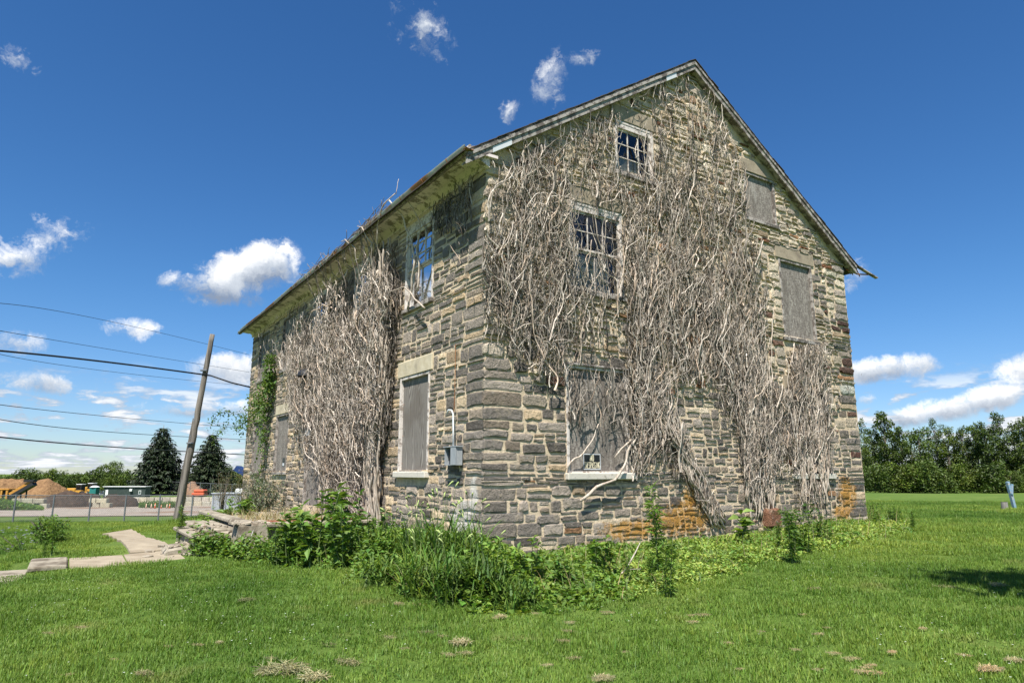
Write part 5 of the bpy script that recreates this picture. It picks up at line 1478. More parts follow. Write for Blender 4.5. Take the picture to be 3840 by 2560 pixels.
for kk in range(70):
    r_ = random.random()
    if r_ < .35: u, v, z = random.uniform(-3.2, -2.5), random.uniform(4.6, 5.2), -1.035
    elif r_ < .65: u, v, z = random.uniform(-3.8, -3.0), random.uniform(5.3, 7.2), -1.265 if random.random() < .5 else -1.165
    else: u, v, z = random.uniform(-4.6, -3.7), random.uniform(4.9, 6.6), -1.5
    if z == -1.5 and not (-4.35 < u < -3.65 and v > 5.35): z = tz(*loc2w(u, v)) + .01
    s = random.uniform(.03, .10); b = MB(); vcol = random.uniform(.75, 1.15); b.col = (vcol, vcol * .98, vcol * .94)
    b.box((-s, -s * .7, -.01), (s, s * .7, random.uniform(.012, .04)), .008, None, .008)
    o = b.build('stone_chip', 'rubble', None); q = loc2w(u, v); o.location = (q[0], q[1], z + .004); o.rotation_euler = (random.uniform(-.1, .1), random.uniform(-.1, .1), random.uniform(0, 3.1))
    tag(o, 'pale broken chip of stone among the rubble of the porch steps', 'stone chip', 'rubble chips on the porch ruin')
# dry grass on top of the porch
n = 900; P = np.stack([RNG.uniform(-2.6, -.5, n), RNG.uniform(5.6, 8.6, n)], -1); W2 = np.array([loc2w(*q) for q in P]); P3 = np.c_[W2, np.full(n, -1.12)]
o = link('dry_grass', mesh_np('dry_grass', *blade_arrays(P3, RNG.uniform(0, 6.28, n), RNG.uniform(.3, 1.2, n), RNG.uniform(.15, .4, n), RNG.uniform(.008, .014, n), jitcol(n), 3)), None, 'dry_leaf'); o['kind'] = 'stuff'
tag(o, 'dry tan grass lying on top of the ruined porch', 'grass')


# ------------------------------------------------------------------ utility pole, wires
def path_tube(b, p0, p1, r0, r1, n=10, seg=10, wob=.0):
    pts = [np.array(p0) + (np.array(p1) - np.array(p0)) * k / n + RNG.normal(0, wob, 3) for k in range(n + 1)]
    return b.tube([tuple(x) for x in pts], [r0 + (r1 - r0) * k / n for k in range(n + 1)], seg)


PD = 26.0
pb, pt = at(664, 1950, PD), at(797, 1252, PD)
pb[2] = tz(pb[0], pb[1]) - .15
pole = empty('utility_pole', tuple(pb), 0, 'weathered grey wooden utility pole leaning to the right', 'pole')
b = MB(); path_tube(b, (0, 0, 0), pt - pb, .135, .09, 24, 14, .008); b.build('shaft', 'pole_wood', pole, True)
b = MB(); q = (pt - pb); b.tube([(-.14, -.05, .0), tuple(q * .28 + np.array([-.15, -.04, 0])), tuple(q * .55 + np.array([-.12, -.03, 0]))], [.03, .025, .02], 6); b.build('cable_guard', 'pole_wood', pole)
b = MB()
for f in (.80, .42): p_ = q * f; b.box((p_[0] - .13, p_[1] - .2, p_[2] - .03), (p_[0] + .13, p_[1] - .10, p_[2] + .03), .01)
b.build('cable_clamp', 'galvanised', pole)


def wire(pts_px, r, label, group='overhead wires left of the house', dl=20, dr=40, extra=None):
    """pts: picture points left to right; the wire runs from depth dl to depth dr and sags"""
    (xa, ya), (xb, yb), (xc, yc) = pts_px
    A, B, C_ = at(xa, ya, dl), at(xb, yb, (dl + dr) / 2 if extra is None else extra), at(xc, yc, dr)
    n = 40; t0 = 0.5; pts = []
    d0 = (A - B); A2 = A + d0 * .35
    for k in range(n + 1):
        s = k / n
        pts.append((1 - s) ** 2 * A2 + 2 * s * (1 - s) * (2 * B - .5 * (A + C_)) + s * s * C_ if False else None)
    L = []
    for k in range(n + 1):       # quadratic through A, B, C
        s = -.25 + 1.25 * k / n
        l0 = (s - .5) * (s - 1) / (.5); l1 = s * (s - 1) / (-.25); l2 = s * (s - .5) / (.5)
        L.append(tuple(A * l0 + B * l1 + C_ * l2))
    b = MB(); b.tube(L, r, 5); o = b.build('overhead_wire', 'cable', None, True); tag(o, label, 'wire', group)


wire([(0, 1315), (400, 1357), (790, 1408)], .030, 'thick black cable running to the upper part of the pole', dl=19, dr=26, extra=22)
o = MB(); A_, B_ = at(790, 1408, 26), at(940, 1452, 27); o.tube([tuple(A_), tuple((A_ + B_) / 2 - np.array([0, 0, .04])), tuple(B_)], .03, 5)
tag(o.build('overhead_wire', 'cable', None, True), 'black cable from the pole to the far end of the house', 'wire', 'overhead wires left of the house')
wire([(0, 1137), (450, 1213), (935, 1330)], .010, 'topmost thin wire crossing the sky left of the house', dl=20, dr=44)
wire([(0, 1240), (450, 1316), (935, 1395)], .010, 'second thin wire from the top left of the house', dl=20, dr=44)
wire([(0, 1328), (450, 1397), (935, 1447)], .009, 'thin wire just under the thick black cable', dl=20, dr=44)
wire([(0, 1517), (450, 1565), (925, 1606)], .012, 'thin wire halfway between the two black cables', dl=22, dr=44)
wire([(0, 1572), (450, 1622), (925, 1647)], .014, 'thin wire above the lower black cable', dl=22, dr=44)
wire([(0, 1638), (450, 1677), (920, 1704)], .024, 'lower black cable passing behind the pole', dl=22, dr=40)

# ------------------------------------------------------------------ chain link fence
FA, FB = np.array([-33.9, 43.5]), np.array([-10.0, 56.0])
def fence(name, A, B, n, h, label, mesh_step, rail_r=.022):
    root = empty(name, (A[0], A[1], tz(*A)), 0, label, 'fence'); base = np.array([A[0], A[1], tz(*A)])
    P = [A + (B - A) * k / n for k in range(n + 1)]
    top = []
    for q in P:
        z = tz(*q); b = MB(); b.tube([tuple(np.array([q[0], q[1], z - .1]) - base), tuple(np.array([q[0], q[1], z + h + .05]) - base)], .05, 7); b.build('post', 'galvanised', root)
        top.append(np.array([q[0], q[1], z + h]) - base)
    b = MB(); b.tube([tuple(x) for x in top], rail_r, 6); b.build('top_rail', 'galvanised', root)
    if mesh_step:
        L = np.linalg.norm(B - A); vs = []; fs = []
        m_ = int((L + h) / mesh_step)
        for sgn in (1, -1):
            for k in range(m_):
                s0 = k * mesh_step - h; s1 = s0 + h
                e0, e1 = (0, h) if sgn > 0 else (h, 0)
                c0, c1 = max(s0, 0), min(s1, L)
                if c1 <= c0: continue
                pts = []
                for s in (c0, c1):
                    hh = e0 + (e1 - e0) * (s - s0) / h; q = A + (B - A) * s / L
                    pts.append(np.array([q[0], q[1], tz(*q) + .02 + hh * .98]) - base)
                o0 = len(vs); w_ = np.array([0, 0, .008])
                vs += [pts[0] - w_, pts[0] + w_, pts[1] + w_, pts[1] - w_]; fs.append((o0, o0 + 1, o0 + 2, o0 + 3))
        o = link('wire_mesh', mesh_np('wire_mesh', np.array(vs), np.array(fs)), root, 'galvanised')
    return root


fence('chain_link_fence', FA, FB, 13, 1.75, 'grey chain link fence between the lawn and the gravel yard', .11)

# ------------------------------------------------------------------ the yard beyond the fence
def yp(zx, zy, dep):
    """yard point from its place in the photograph and its distance, set on the ground"""
    p = at(zx, 1772, dep); return np.array([p[0], p[1], tz(p[0], p[1])])


def mound(name, center, rx, ry, h, m, label, cat='pile', seedn=0, peak=.0):
    bm = bmesh.new(); bmesh.ops.create_icosphere(bm, subdivisions=4, radius=1.0)
    for v in bm.verts:
        x, y, z = v.co
        r = math.hypot(x, y); zz = max(0, z)
        k = .16 * math.sin(x * 5 + seedn) * math.sin(y * 4 + 2 * seedn) + .07 * math.sin(x * 13 + seedn) * math.sin(y * 11) + random.uniform(-.02, .02)
        v.co = Vector((x * rx * (1 + k * .4) + peak * zz * rx, y * ry * (1 + k * .4), (zz ** 1.25) * h * (1 + k) if z > 0 else -.3))
    me = bpy.data.meshes.new(name); bm.to_mesh(me); bm.free(); me.polygons.foreach_set('use_smooth', np.ones(len(me.polygons), bool))
    o = link(name, me, None, m); o.location = center; tag(o, label, cat); return o


c = yp(172, 0, 118); mound('woodchip_pile', c, 3.7, 4, 2.9, 'woodchip', 'large orange woodchip pile behind the conveyor', 'pile', 1)
c = yp(40, 0, 124); mound('woodchip_pile', c, 4, 4, 3.0, 'woodchip', 'far left brownish woodchip pile behind the grinder', 'pile', 2)
c = yp(262, 0, 96); mound('mulch_pile', c, 3.6, 2.6, 2.1, 'dark_mulch', 'wide dark brown mulch pile left of the middle blocks', 'pile', 3)
c = yp(335, 0, 98); mound('mulch_pile', c, 2.4, 2.4, 1.8, 'dark_mulch', 'dark mulch slope running up to the middle block stack', 'pile', 6)
c = yp(455, 0, 97); mound('mulch_pile', c, 2.8, 2.3, 1.7, 'dark_mulch', 'smaller dark mulch pile right of the middle blocks', 'pile', 4)
c = yp(725, 0, 125); mound('soil_pile', c, 1.8, 2, 2.3, 'brown_soil', 'left one of two brown soil heaps behind the pole', 'pile', 5)
c = yp(745, 0, 122); mound('soil_pile', c, 1.5, 2, 1.6, 'brown_soil', 'lower right brown soil heap by the orange vehicle', 'pile', 7)


def block_stack(label, blocks, dep):
    """blocks: picture x0,x1 at a given distance, level"""
    x0 = blocks[0][0]; base = yp(x0, 0, dep); root = empty('block_wall', tuple(base), 0, label, 'block wall')
    for (xa, xb, lev, dd) in blocks:
        A = at(xa, 1772, dep + dd); B_ = at(xb, 1772, dep + dd); v = random.uniform(.75, 1.1); b = MB(); b.col = (v, v * random.uniform(.93, 1.0), v * random.uniform(.82, .98))
        z0 = -.1 if lev == 0 else lev * .62 + .005
        b.box((A[0] - base[0] + .02, A[1] - base[1] - .35, z0), (B_[0] - base[0] - .02, A[1] - base[1] + .4, (lev + 1) * .62), .05, None, .02)
        b.build('concrete_block', 'yard_block', root)


block_stack('pale concrete block wall at the left behind the green weeds', [(66, 100, 1, 1), (100, 142, 1, .5), (143, 184, 1, 0), (120, 168, 0, .2), (170, 198, 0, -.6)], 92)
block_stack('pale concrete blocks stacked two high between the dark mulch piles', [(350, 376, 1, .2), (377, 416, 1, 0), (365, 392, 0, .1), (393, 430, 0, -.3)], 94)
bl = [(420 + k * 29, 448 + k * 29, 1, 1.0 + .05 * k) for k in range(14)] + [(430 + k * 31, 460 + k * 31, 0, .9 + .05 * k) for k in range(13)] + [(502, 536, 0, -.3), (688, 696, 0, -.5)]
block_stack('long two course concrete block wall at the back of the yard', bl, 99)

CONE = {}
def cone(px, py, sc, m, label, dep):
    o = empty('traffic_cone', tuple(yp(px, 0, dep)), random.uniform(0, 3), label, 'traffic cone', 'traffic cones in the yard'); o.scale = (sc, sc, sc)
    if 'b' not in CONE:
        b = MB(); b.box((-.2, -.2, 0), (.2, .2, .04), .01); CONE['b'] = b.mesh('base'); b = MB(); b.cyl((0, 0, .04), .14, .68, 12, .03); CONE['c'] = b.mesh('cone', True)
        b = MB(); b.cyl((0, 0, .42), .089, .12, 12, .070); CONE['s'] = b.mesh('band', True)
    me = CONE['b'].copy(); link('base', me, o, m); me = CONE['c'].copy(); link('cone', me, o, m)
    if m == 'cone_orange': me = CONE['s'].copy(); link('band', me, o, 'plain_white')
    return o


for px, m_, dep, sc, lab in [(48, 'cone_faded', 80, .95, 'faded traffic cone leftmost of the three by the green weeds'), (58, 'cone_faded', 81, .95, 'faded traffic cone in the middle of the three by the weeds'), (71, 'cone_orange', 80, .95, 'orange traffic cone rightmost of the three by the weeds'),
                             (561, 'cone_faded', 90, .9, 'faded traffic cone leftmost before the long block wall'), (580, 'cone_faded', 90, .9, 'faded traffic cone second from left before the block wall'), (594, 'cone_orange', 89, 1.0, 'tallest orange traffic cone before the long block wall'),
                             (617, 'cone_orange', 90, .7, 'small orange traffic cone near the middle fence post'), (638, 'cone_faded', 90, .9, 'faded traffic cone left of the last orange cone near the pole'), (648, 'cone_orange', 90, .9, 'orange traffic cone nearest the leaning pole')]:
    cone(px, 0, sc, m_, lab, dep)

# conveyor of the woodchip machine
cv = empty('conveyor', tuple(yp(45, 0, 104)), 0, 'orange inclined conveyor leaning up to the woodchip pile', 'conveyor'); cb = np.array(cv.location)
a_, b_ = at(42, 1852, 104) - cb, at(122, 1805, 104) - cb
b = MB(); b.beam(a_, b_, .9, .38); b.build('side_frame', 'machine_orange', cv)
b = MB(); b.beam(a_ + np.array([.25, -.2, -.42]), b_ + np.array([.5, -.2, -.32]), 1.0, .5); b.build('belt_underside', 'black_metal', cv)
b = MB(); b.beam(b_ + np.array([-.9, -.3, .12]), b_ + np.array([.6, -.3, .12]), .8, .35); b.build('head_drum', 'black_metal', cv)
b = MB(); m2 = (a_ + b_) / 2; b.beam((m2[0], m2[1], 0), m2, .15, .15, up=(1, 0, 0)); b.beam((m2[0] + .8, m2[1], 0), m2 + np.array([.8, 0, .5]), .15, .15, up=(1, 0, 0)); b.build('support_leg', 'black_metal', cv)
gr = empty('grinder_machine', tuple(yp(10, 0, 105)), 0, 'orange framed grinding machine with a flat roof at the left picture edge', 'machine'); gb = np.array(gr.location)
gr.scale = (.75, .75, .75); b = MB(); b.box((-3.2, -1.2, 2.75), (2.6, 1.2, 3.0), .03); b.build('roof', 'machine_orange', gr)
for x in (-2.4, -.2, .9, 2.0):
    b = MB(); b.box((x, -1.1, 0), (x + .38, -.8, 2.745)); b.build('upright', 'machine_orange', gr)
b = MB(); b.box((-3, -.75, .6), (1.8, 1.0, 2.7)); b.build('hopper', 'black_metal', gr)
b = MB(); b.box((-2.0, -1.0, .8), (-.4, -.76, 1.7)); b.build('engine_panel', 'machine_orange', gr)
for x in (-1.8, 1.2):
    b = MB(); b.cyl((0, 0, 0), .5, .35, 14, M=Matrix.Translation((x, -.9, .5)) @ Matrix.Rotation(R(90), 4, 'X')); b.build('wheel', 'rubber', gr)


def loader(px, dep, label):
    o = empty('wheel_loader', tuple(yp(px, 0, dep)), R(0), label, 'loader', 'wheel loaders beyond the mulch piles')
    o.scale = (.68, .68, .68)
    b = MB(); b.box((-2.6, -1.1, .9), (-.3, 1.1, 2.15), .18); b.build('engine_cover', 'loader_yellow', o)
    b = MB(); b.box((-.3, -.95, .9), (1.3, .95, 1.6), .08); b.build('chassis', 'loader_yellow', o)
    b = MB(); b.box((-.25, -.85, 1.6), (1.15, .85, 3.05), .06); c_ = b.build('cab', 'black_metal', o)
    b = MB(); b.box((-.3, -.9, 3.052), (1.25, .9, 3.2), .04); b.build('cab_roof', 'plain_white', o)
    b = MB(); b.box((-.1, -.862, 1.9), (.95, -.853, 2.9)); b.build('window', 'old_glass', c_)
    for x in (-1.7, 1.5):
        for y in (-1.15, .75):
            b = MB(); b.cyl((0, 0, 0), .72, .45, 16, M=Matrix.Translation((x, y + .42, .72)) @ Matrix.Rotation(R(90), 4, 'X')); w_ = b.build('wheel', 'rubber', o)
            b = MB(); b.cyl((0, 0, 0), .3, .03, 12, M=Matrix.Translation((x, y - .03, .72)) @ Matrix.Rotation(R(90), 4, 'X')); b.build('hub', 'loader_yellow', w_)
    b = MB(); b.beam((1.0, -.5, 1.4), (2.9, -.5, .8), .2, .3); b.beam((1.0, .5, 1.4), (2.9, .5, .8), .2, .3); b.build('lift_arm', 'loader_yellow', o)
    b = MB(); b.add([(2.8, -1.25, .25), (3.7, -1.25, .2), (2.9, -1.25, 1.2), (2.8, 1.25, .25), (3.7, 1.25, .2), (2.9, 1.25, 1.2)], [(0, 1, 2), (5, 4, 3), (0, 3, 4, 1), (0, 2, 5, 3)]); b.build('bucket', 'grey_steel', o)


loader(303, 122, 'yellow wheel loader with a dark cab left of the second loader'); loader(345, 126, 'yellow wheel loader next to the teal portable toilet')
tt = empty('portable_toilet', tuple(yp(362, 0, 119)), 0, 'teal portable toilet with a white domed roof', 'toilet')
tt.scale = (.85, .85, .85); b = MB(); b.box((-.65, -.65, 0), (.65, .65, 2.1), .03); b.build('cabin', 'teal_plastic', tt)
b = MB(); b.cyl((0, 0, 2.102), .95, .28, 12, .35); b.build('roof', 'plain_white', tt); b = MB(); b.box((-.45, -.67, .1), (.45, -.652, 1.95)); b.build('door', 'teal_plastic', tt)
cr = empty('white_crates', tuple(yp(326, 0, 105)), 0, 'low white slatted crates in front of the yellow loaders', 'crate')
for x in (-.95, .3):
    for z in (0, .42, .84): b = MB(); b.box((x - .6, -.5, z), (x + .6, .5, z + .38), .02); b.build('slat', 'plain_white', cr)
ct = empty('site_container', tuple(yp(485, 0, 116)), 0, 'long dark green container office with a pale flat roof edge', 'container')
b = MB(); Wc = 6.6; ct.scale = (.53, .7, .72)
b.box((-Wc, -1.2, 0), (Wc, 1.2, 2.75)); b.build('body', 'container_green', ct)
for k in range(44):
    b = MB(); x = -Wc + .15 + k * .3; b.box((x, -1.29, .08), (x + .13, -1.201, 2.6)); b.build('corrugation', 'container_green', ct)
b = MB(); b.box((-Wc - .2, -1.6, 2.752), (Wc + .2, 1.3, 2.88), .02); b.build('roof', 'plain_white', ct)
b = MB(); b.box((4.55, -1.36, 1.1), (5.35, -1.292, 1.95)); w_ = b.build('window', 'plain_white', ct); b = MB(); b.box((4.65, -1.372, 1.2), (5.25, -1.362, 1.85)); b.build('pane', 'old_glass', w_)
b = MB(); b.box((1.85, -1.75, 1.75), (2.65, -1.292, 2.3), .03); b.build('air_conditioner', 'plain_white', ct)
b = MB(); b.box((-5.9, -1.35, .1), (-5.1, -1.292, 2.1)); b.build('door', 'plain_white', ct)
ds = empty('dumpster', tuple(yp(868, 0, 78)), 0, 'pale grey steel dumpster with upright ribs left of the house', 'dumpster')
b = MB(); b.box((-1.6, -.9, .15), (2.4, .9, 1.9), .03); b.build('bin', 'grey_steel', ds)
for x in (-1.5, -.8, -.1, .6, 1.3, 2.0): b = MB(); b.box((x, -1.0, .2), (x + .12, -.902, 1.8)); b.build('rib', 'grey_steel', ds)
b = MB(); b.box((-1.7, -1.02, 1.902), (2.5, 1.0, 2.02), .02); b.build('rim', 'grey_steel', ds)
rv = empty('orange_vehicle', tuple(yp(756, 0, 112)), 0, 'orange red vehicle parked behind the block wall', 'vehicle')
b = MB(); b.box((-1.0, -.8, .7), (1.0, .8, 1.25), .08); b.box((-.75, -.75, 1.25), (.95, .75, 1.75), .14); b.build('body', 'red_paint', rv)
for x in (-.65, .65): b = MB(); b.cyl((0, 0, 0), .35, .2, 12, M=Matrix.Translation((x, -.7, .4)) @ Matrix.Rotation(R(90), 4, 'X')); b.build('wheel', 'rubber', rv)
tk = empty('dump_truck', tuple(yp(925, 0, 106)), 0, 'white truck with a raised dark blue tipping body by the house end', 'truck')
b = MB(); b.box((-1.2, -1.0, .7), (1.4, 1.0, 2.2), .15); b.build('cab', 'plain_white', tk)
b = MB(); b.beam((-1.5, 0, 5.3), (1.6, 0, 3.6), 2.0, .8); b.build('tipping_body', 'truck_blue', tk); b = MB(); b.beam((0, 0, 2.2), (.3, 0, 4.2), .25, .25, up=(1, 0, 0)); b.build('lift_ram', 'grey_steel', tk)
for x in (-.8, 1.0): b = MB(); b.cyl((0, 0, 0), .5, .3, 12, M=Matrix.Translation((x, -.8, .5)) @ Matrix.Rotation(R(90), 4, 'X')); b.build('wheel', 'rubber', tk)
f2 = fence('chain_link_fence', np.array([yp(612, 0, 128)[0], 128.0]), np.array([yp(960, 0, 112)[0], 112.0]), 9, 2.4, 'far dark chain link fence at the back of the yard', .45, .04)
# overgrown bank of weeds in the yard's left corner
n = 9000; px = RNG.uniform(-40, 175, n); dep = RNG.uniform(79, 92, n); x = (px - 1920) / 2562 * dep
hgt = 1.35 * np.clip(1 - px / 190, 0, 1) * (.5 + .6 * lumps(x * .6, dep * .5)) + .1
P = np.stack([x, dep, terr(x, dep) + hgt * RNG.uniform(.05, 1, n)], -1)
V, F, C = leaf_arrays(P, RNG.uniform(0, 6.28, n), RNG.normal(.3, .5, n), .34, .17, jitcol(n), .2)
o = link('weed_bank', mesh_np('weed_bank', V, F, C), None, 'weed_leaf'); o['kind'] = 'stuff'; tag(o, 'overgrown green weeds in the left corner of the gravel yard', 'weeds')
n = 3500; px = RNG.uniform(535, 690, n); dep = RNG.uniform(92, 97, n); x = (px - 1920) / 2562 * dep
P = np.stack([x, dep, terr(x, dep) + (.2 + .7 * lumps(x * .9, dep)) * RNG.uniform(.05, 1, n)], -1)
V, F, C = leaf_arrays(P, RNG.uniform(0, 6.28, n), RNG.normal(.5, .5, n), .30, .10, jitcol(n), .2)
o = link('weed_strip', mesh_np('weed_strip', V, F, C), None, 'weed_leaf'); o['kind'] = 'stuff'; tag(o, 'green weeds before the long concrete block wall', 'weeds')


# ------------------------------------------------------------------ trees
def crown(n, lobes, L, Wd):
    P = []; C = []
    w = np.array([l[3] * l[4] * l[5] for l in lobes]) ** .7; w /= w.sum()
    for (cx, cy, cz, rx, ry, rz_), k in zip(lobes, w):
        m_ = int(n * k) + 1
        d = RNG.normal(size=(m_, 3)); d /= np.linalg.norm(d, axis=1)[:, None]; r = RNG.uniform(.12, 1, m_) ** .42
        r *= 1 + .18 * np.sin(d[:, 0] * 7 + cx) * np.sin(d[:, 2] * 8 + cy)
        P.append(np.array([cx, cy, cz]) + d * r[:, None] * np.array([rx, ry, rz_]))
        tint = random.uniform(.75, 1.25); C.append(jitcol(m_, .7, 1.25, .08) * tint)
    P = np.concatenate(P); C = np.concatenate(C); m_ = len(P)
    return leaf_arrays(P, RNG.uniform(0, 6.28, m_), RNG.normal(-.1, .55, m_), L * RNG.uniform(.6, 1.3, m_), Wd * RNG.uniform(.6, 1.3, m_), C, .2, RNG.normal(0, .6, m_))


def tree_variant(h, wd, n, L, trunk_h=.3, nl=12, open_=.0):
    b = MB(); pts = [(0, 0, -.2), (.05, 0, h * .3), (-.05, .06, h * .6), (.03, 0, h * .88)]
    b.tube(pts, [.024 * h * .8, .018 * h * .8, .011 * h * .8, .003 * h], 7)
    lobes = []
    for k in range(nl):
        f = trunk_h + (1 - trunk_h) * (k + .5) / nl; a = k * 2.4 + random.uniform(-.4, .4)
        rr = wd * .5 * (1 - .75 * abs(f - .55) ** 1.3) * random.uniform(.35, .75)
        c_ = (rr * math.cos(a), rr * math.sin(a), h * f)
        s = wd * random.uniform(.17, .27) * (1.15 - .5 * f)
        lobes.append((*c_, s, s, s * random.uniform(.7, 1.0)))
        b.tube([(0, 0, h * f * .75), (c_[0] * .5, c_[1] * .5, h * f * .9), c_], [.006 * h, .004 * h, .0015 * h], 4, False)
    lobes.append((0, 0, h * .93, wd * .13, wd * .13, h * .09))
    V, F, C = crown(n, lobes, L, L * .62)
    return b.mesh('trunk', True), mesh_np('crown', V, F, C)


TALL = [tree_variant(12, random.uniform(5.2, 7.8), 3200, random.uniform(.34, .48), random.uniform(.06, .24), random.choice((12, 15, 18))) for _ in range(7)]
ROUND = [tree_variant(8, 7.5, 2600, .46, .12, 14) for _ in range(3)]
BUSH = [tree_variant(4, 5.5, 1500, .40, .08, 10) for _ in range(3)]


def put_tree(var, x, y, sc, label, name='tree', cat='tree', group=None, sz=None):
    o = empty(name, (x, y, tz(x, y)), random.uniform(0, 6.28), label, cat, group); o.scale = (sc, sc, sz or sc)
    link('trunk', var[0], o, 'bark'); link('crown', var[1], o, 'tree_leaf'); return o


# right-hand tree line: tops read from the photograph
ORD = 'first second third fourth fifth sixth seventh eighth ninth tenth eleventh twelfth thirteenth fourteenth fifteenth sixteenth seventeenth eighteenth nineteenth twentieth twenty-first twenty-second'.split()
right = [(3215, 1600, 'first tree of the right tree line, beside the house corner'), (3262, 1612, 'second tall dark tree right of the house corner'), (3310, 1600, 'thin topped tree with sky showing through it'), (3370, 1610, 'tall tree left of the first gap in the right tree line'), (3440, 1625, 'broad tree right of the first gap in the tree line'),
         (3500, 1620, 'mid green tree in the middle of the right tree line'), (3545, 1605, 'pointed tallest tree in the middle of the right tree line'), (3600, 1635, 'thin greyish tree with bare looking twigs'), (3650, 1620, 'grey green tree left of the blue post'), (3690, 1600, 'tall tree just left of the blue post'), (3735, 1592, 'tall bright tree above the blue post'), (3790, 1605, 'dark tree right of the blue post'), (3835, 1590, 'last dense tree at the right picture edge')]
for i, (px, py, lab) in enumerate(right):
    dep = 108 + (i * 7) % 9; p = at(px, py - 22 + 26 * math.sin(i * 2.3), dep); z = tz(p[0], p[1]); h = p[2] - z
    put_tree(TALL[(i * 3) % 7], p[0], p[1], h / 12 * (.62 + .09 * (i % 5)), lab, 'tree', 'tree', 'trees of the right tree line', h / 12)
BACKT = [tree_variant(11, 7.5, 3600, .36, .04, 18) for _ in range(2)]
for i, px in enumerate(range(3205, 3900, 68)):
    dep = 117 + (i * 5) % 6; p = at(px, 1632 + 12 * math.sin(i * 1.7), dep); z = tz(p[0], p[1]); h = p[2] - z
    put_tree(BACKT[i % 2], p[0], p[1], h / 11, ORD[i] + ' tree from the house in the rear row of the right tree line', 'tree', 'tree', 'rear row of the right tree line')
for i, px in enumerate(range(3230, 3900, 62)):
    dep = 102 + (i * 5) % 4; p = at(px, 1772, dep)
    put_tree(BUSH[i % 3], p[0], p[1], random.uniform(.7, 1.15), ORD[i] + ' low bushy shrub from the house along the right tree line', 'shrub', 'shrub', 'shrubs under the right tree line')
for i, px in enumerate(range(3880, 4700, 110)):
    p = at(px, 1772, 110); put_tree(TALL[i % 4], p[0], p[1], .95, 'tree of the line beyond the right picture edge', 'tree', 'tree', 'trees continuing out of frame')
# left far tree line
left = [(15, 1790, 'far left low tree above the grinder'), (60, 1780, 'rounded tree behind the left woodchip pile'), (115, 1766, 'tree with a high crown behind the conveyor head'), (165, 1772, 'tree behind the top of the orange woodchip pile'), (220, 1775, 'dark tree right of the orange pile top'), (275, 1782, 'green tree left of the wheel loaders'), (330, 1790, 'low green tree behind the wheel loaders'),
        (390, 1745, 'left half of the tall round tree behind the container'), (432, 1735, 'tallest round tree behind the container office'), (470, 1770, 'right shoulder tree behind the container office'), (515, 1800, 'low tree left of the big spruce'), (850, 1752, 'bright round tree right of the second spruce'), (895, 1765, 'green tree close to the house end'), (820, 1775, 'low green tree behind the second spruce'), (940, 1760, 'green tree behind the far house end')]
for i, (px, py, lab) in enumerate(left):
    dep = 150 + (i * 7) % 12; p = at(px, py, dep); z = tz(p[0], p[1]); h = p[2] - z
    put_tree(ROUND[i % 3], p[0], p[1], max(h / 8, .75), lab, 'tree', 'tree', 'far trees behind the yard', h / 8)
for i, px in enumerate(range(-60, 960, 52)):
    p = at(px, 1772, 140 + (i % 3) * 3); put_tree(BUSH[i % 3], p[0], p[1], random.uniform(.7, 1.1), ORD[i] + ' green thicket shrub from the left edge in the belt behind the yard', 'shrub', 'shrub', 'thicket behind the yard')
for i, px in enumerate(range(-900, -60, 120)):
    p = at(px, 1772, 150); put_tree(ROUND[i % 3], p[0], p[1], .9, 'tree beyond the left picture edge', 'tree', 'tree', 'trees continuing out of frame')


def spruce(n_w=30, h=13.0, r=3.9):
    b = MB(); b.tube([(0, 0, -.2), (0, 0, h * .5), (0, 0, h)], [.26, .15, .02], 8)
    P = []; yaw = []; pit = []; L = []
    for k in range(n_w):
        f = k / n_w; z = h * (.10 + .88 * f); R_ = r * (1 - f) ** .82 * random.uniform(.85, 1.1) + .12
        nb = 13 if f < .7 else 8
        for j in range(nb):
            a = 6.28 * j / nb + random.uniform(-.25, .25); rr = R_ * random.uniform(.72, 1.12)
            b.tube([(0, 0, z), (rr * .5 * math.cos(a), rr * .5 * math.sin(a), z - .12 * rr), (rr * math.cos(a), rr * math.sin(a), z - .16 * rr)], [.03, .02, .008], 3, False)
            m_ = max(5, int(rr * 13))
            s = RNG.uniform(.15, 1.0, m_)
            px_ = rr * s * math.cos(a) + RNG.normal(0, .10, m_); py_ = rr * s * math.sin(a) + RNG.normal(0, .10, m_); pz_ = z - (.24 * s - .10 * s * s) * rr
            P.append(np.stack([px_, py_, pz_ - RNG.uniform(0, .06, m_)], -1)); yaw.append(a + RNG.choice([-1, 1], m_) * RNG.uniform(.2, 1.3, m_)); pit.append(RNG.normal(-.75, .4, m_)); L.append(RNG.uniform(.35, .75, m_))
    P = np.concatenate(P); yaw = np.concatenate(yaw); pit = np.concatenate(pit); L = np.concatenate(L)
    V, F, C = leaf_arrays(P, yaw, pit, L, L * .34, jitcol(len(P), .6, 1.35, .08), .1, RNG.normal(0, .5, len(P)))
    return b.mesh('trunk', True), mesh_np('needles', V, F, C)


for px, top, dep, rr, lab in ((597, 1592, 128, 1.5, 'larger dark spruce left of the leaning pole'), (786, 1618, 130, 1.55, 'second dark spruce right of the leaning pole')):
    v = spruce(); p = at(px, 1772, dep); z = tz(p[0], p[1]); h = at(px, top, dep)[2] - z
    o = empty('spruce_tree', (p[0], p[1], z), 0, lab, 'tree', 'spruces by the pole'); o.scale = (h / 13 * rr, h / 13 * rr, h / 13)
    link('trunk', v[0], o, 'bark'); link('needles', v[1], o, 'needle')
# tree outside the picture on the right whose crown shades the lawn
OT = tree_variant(11.5, 6.0, 1500, .34, .62, 6)
put_tree(OT, 7.5, 4.0, 1.0, 'leafy tree standing just outside the right picture edge', 'tree', 'tree')

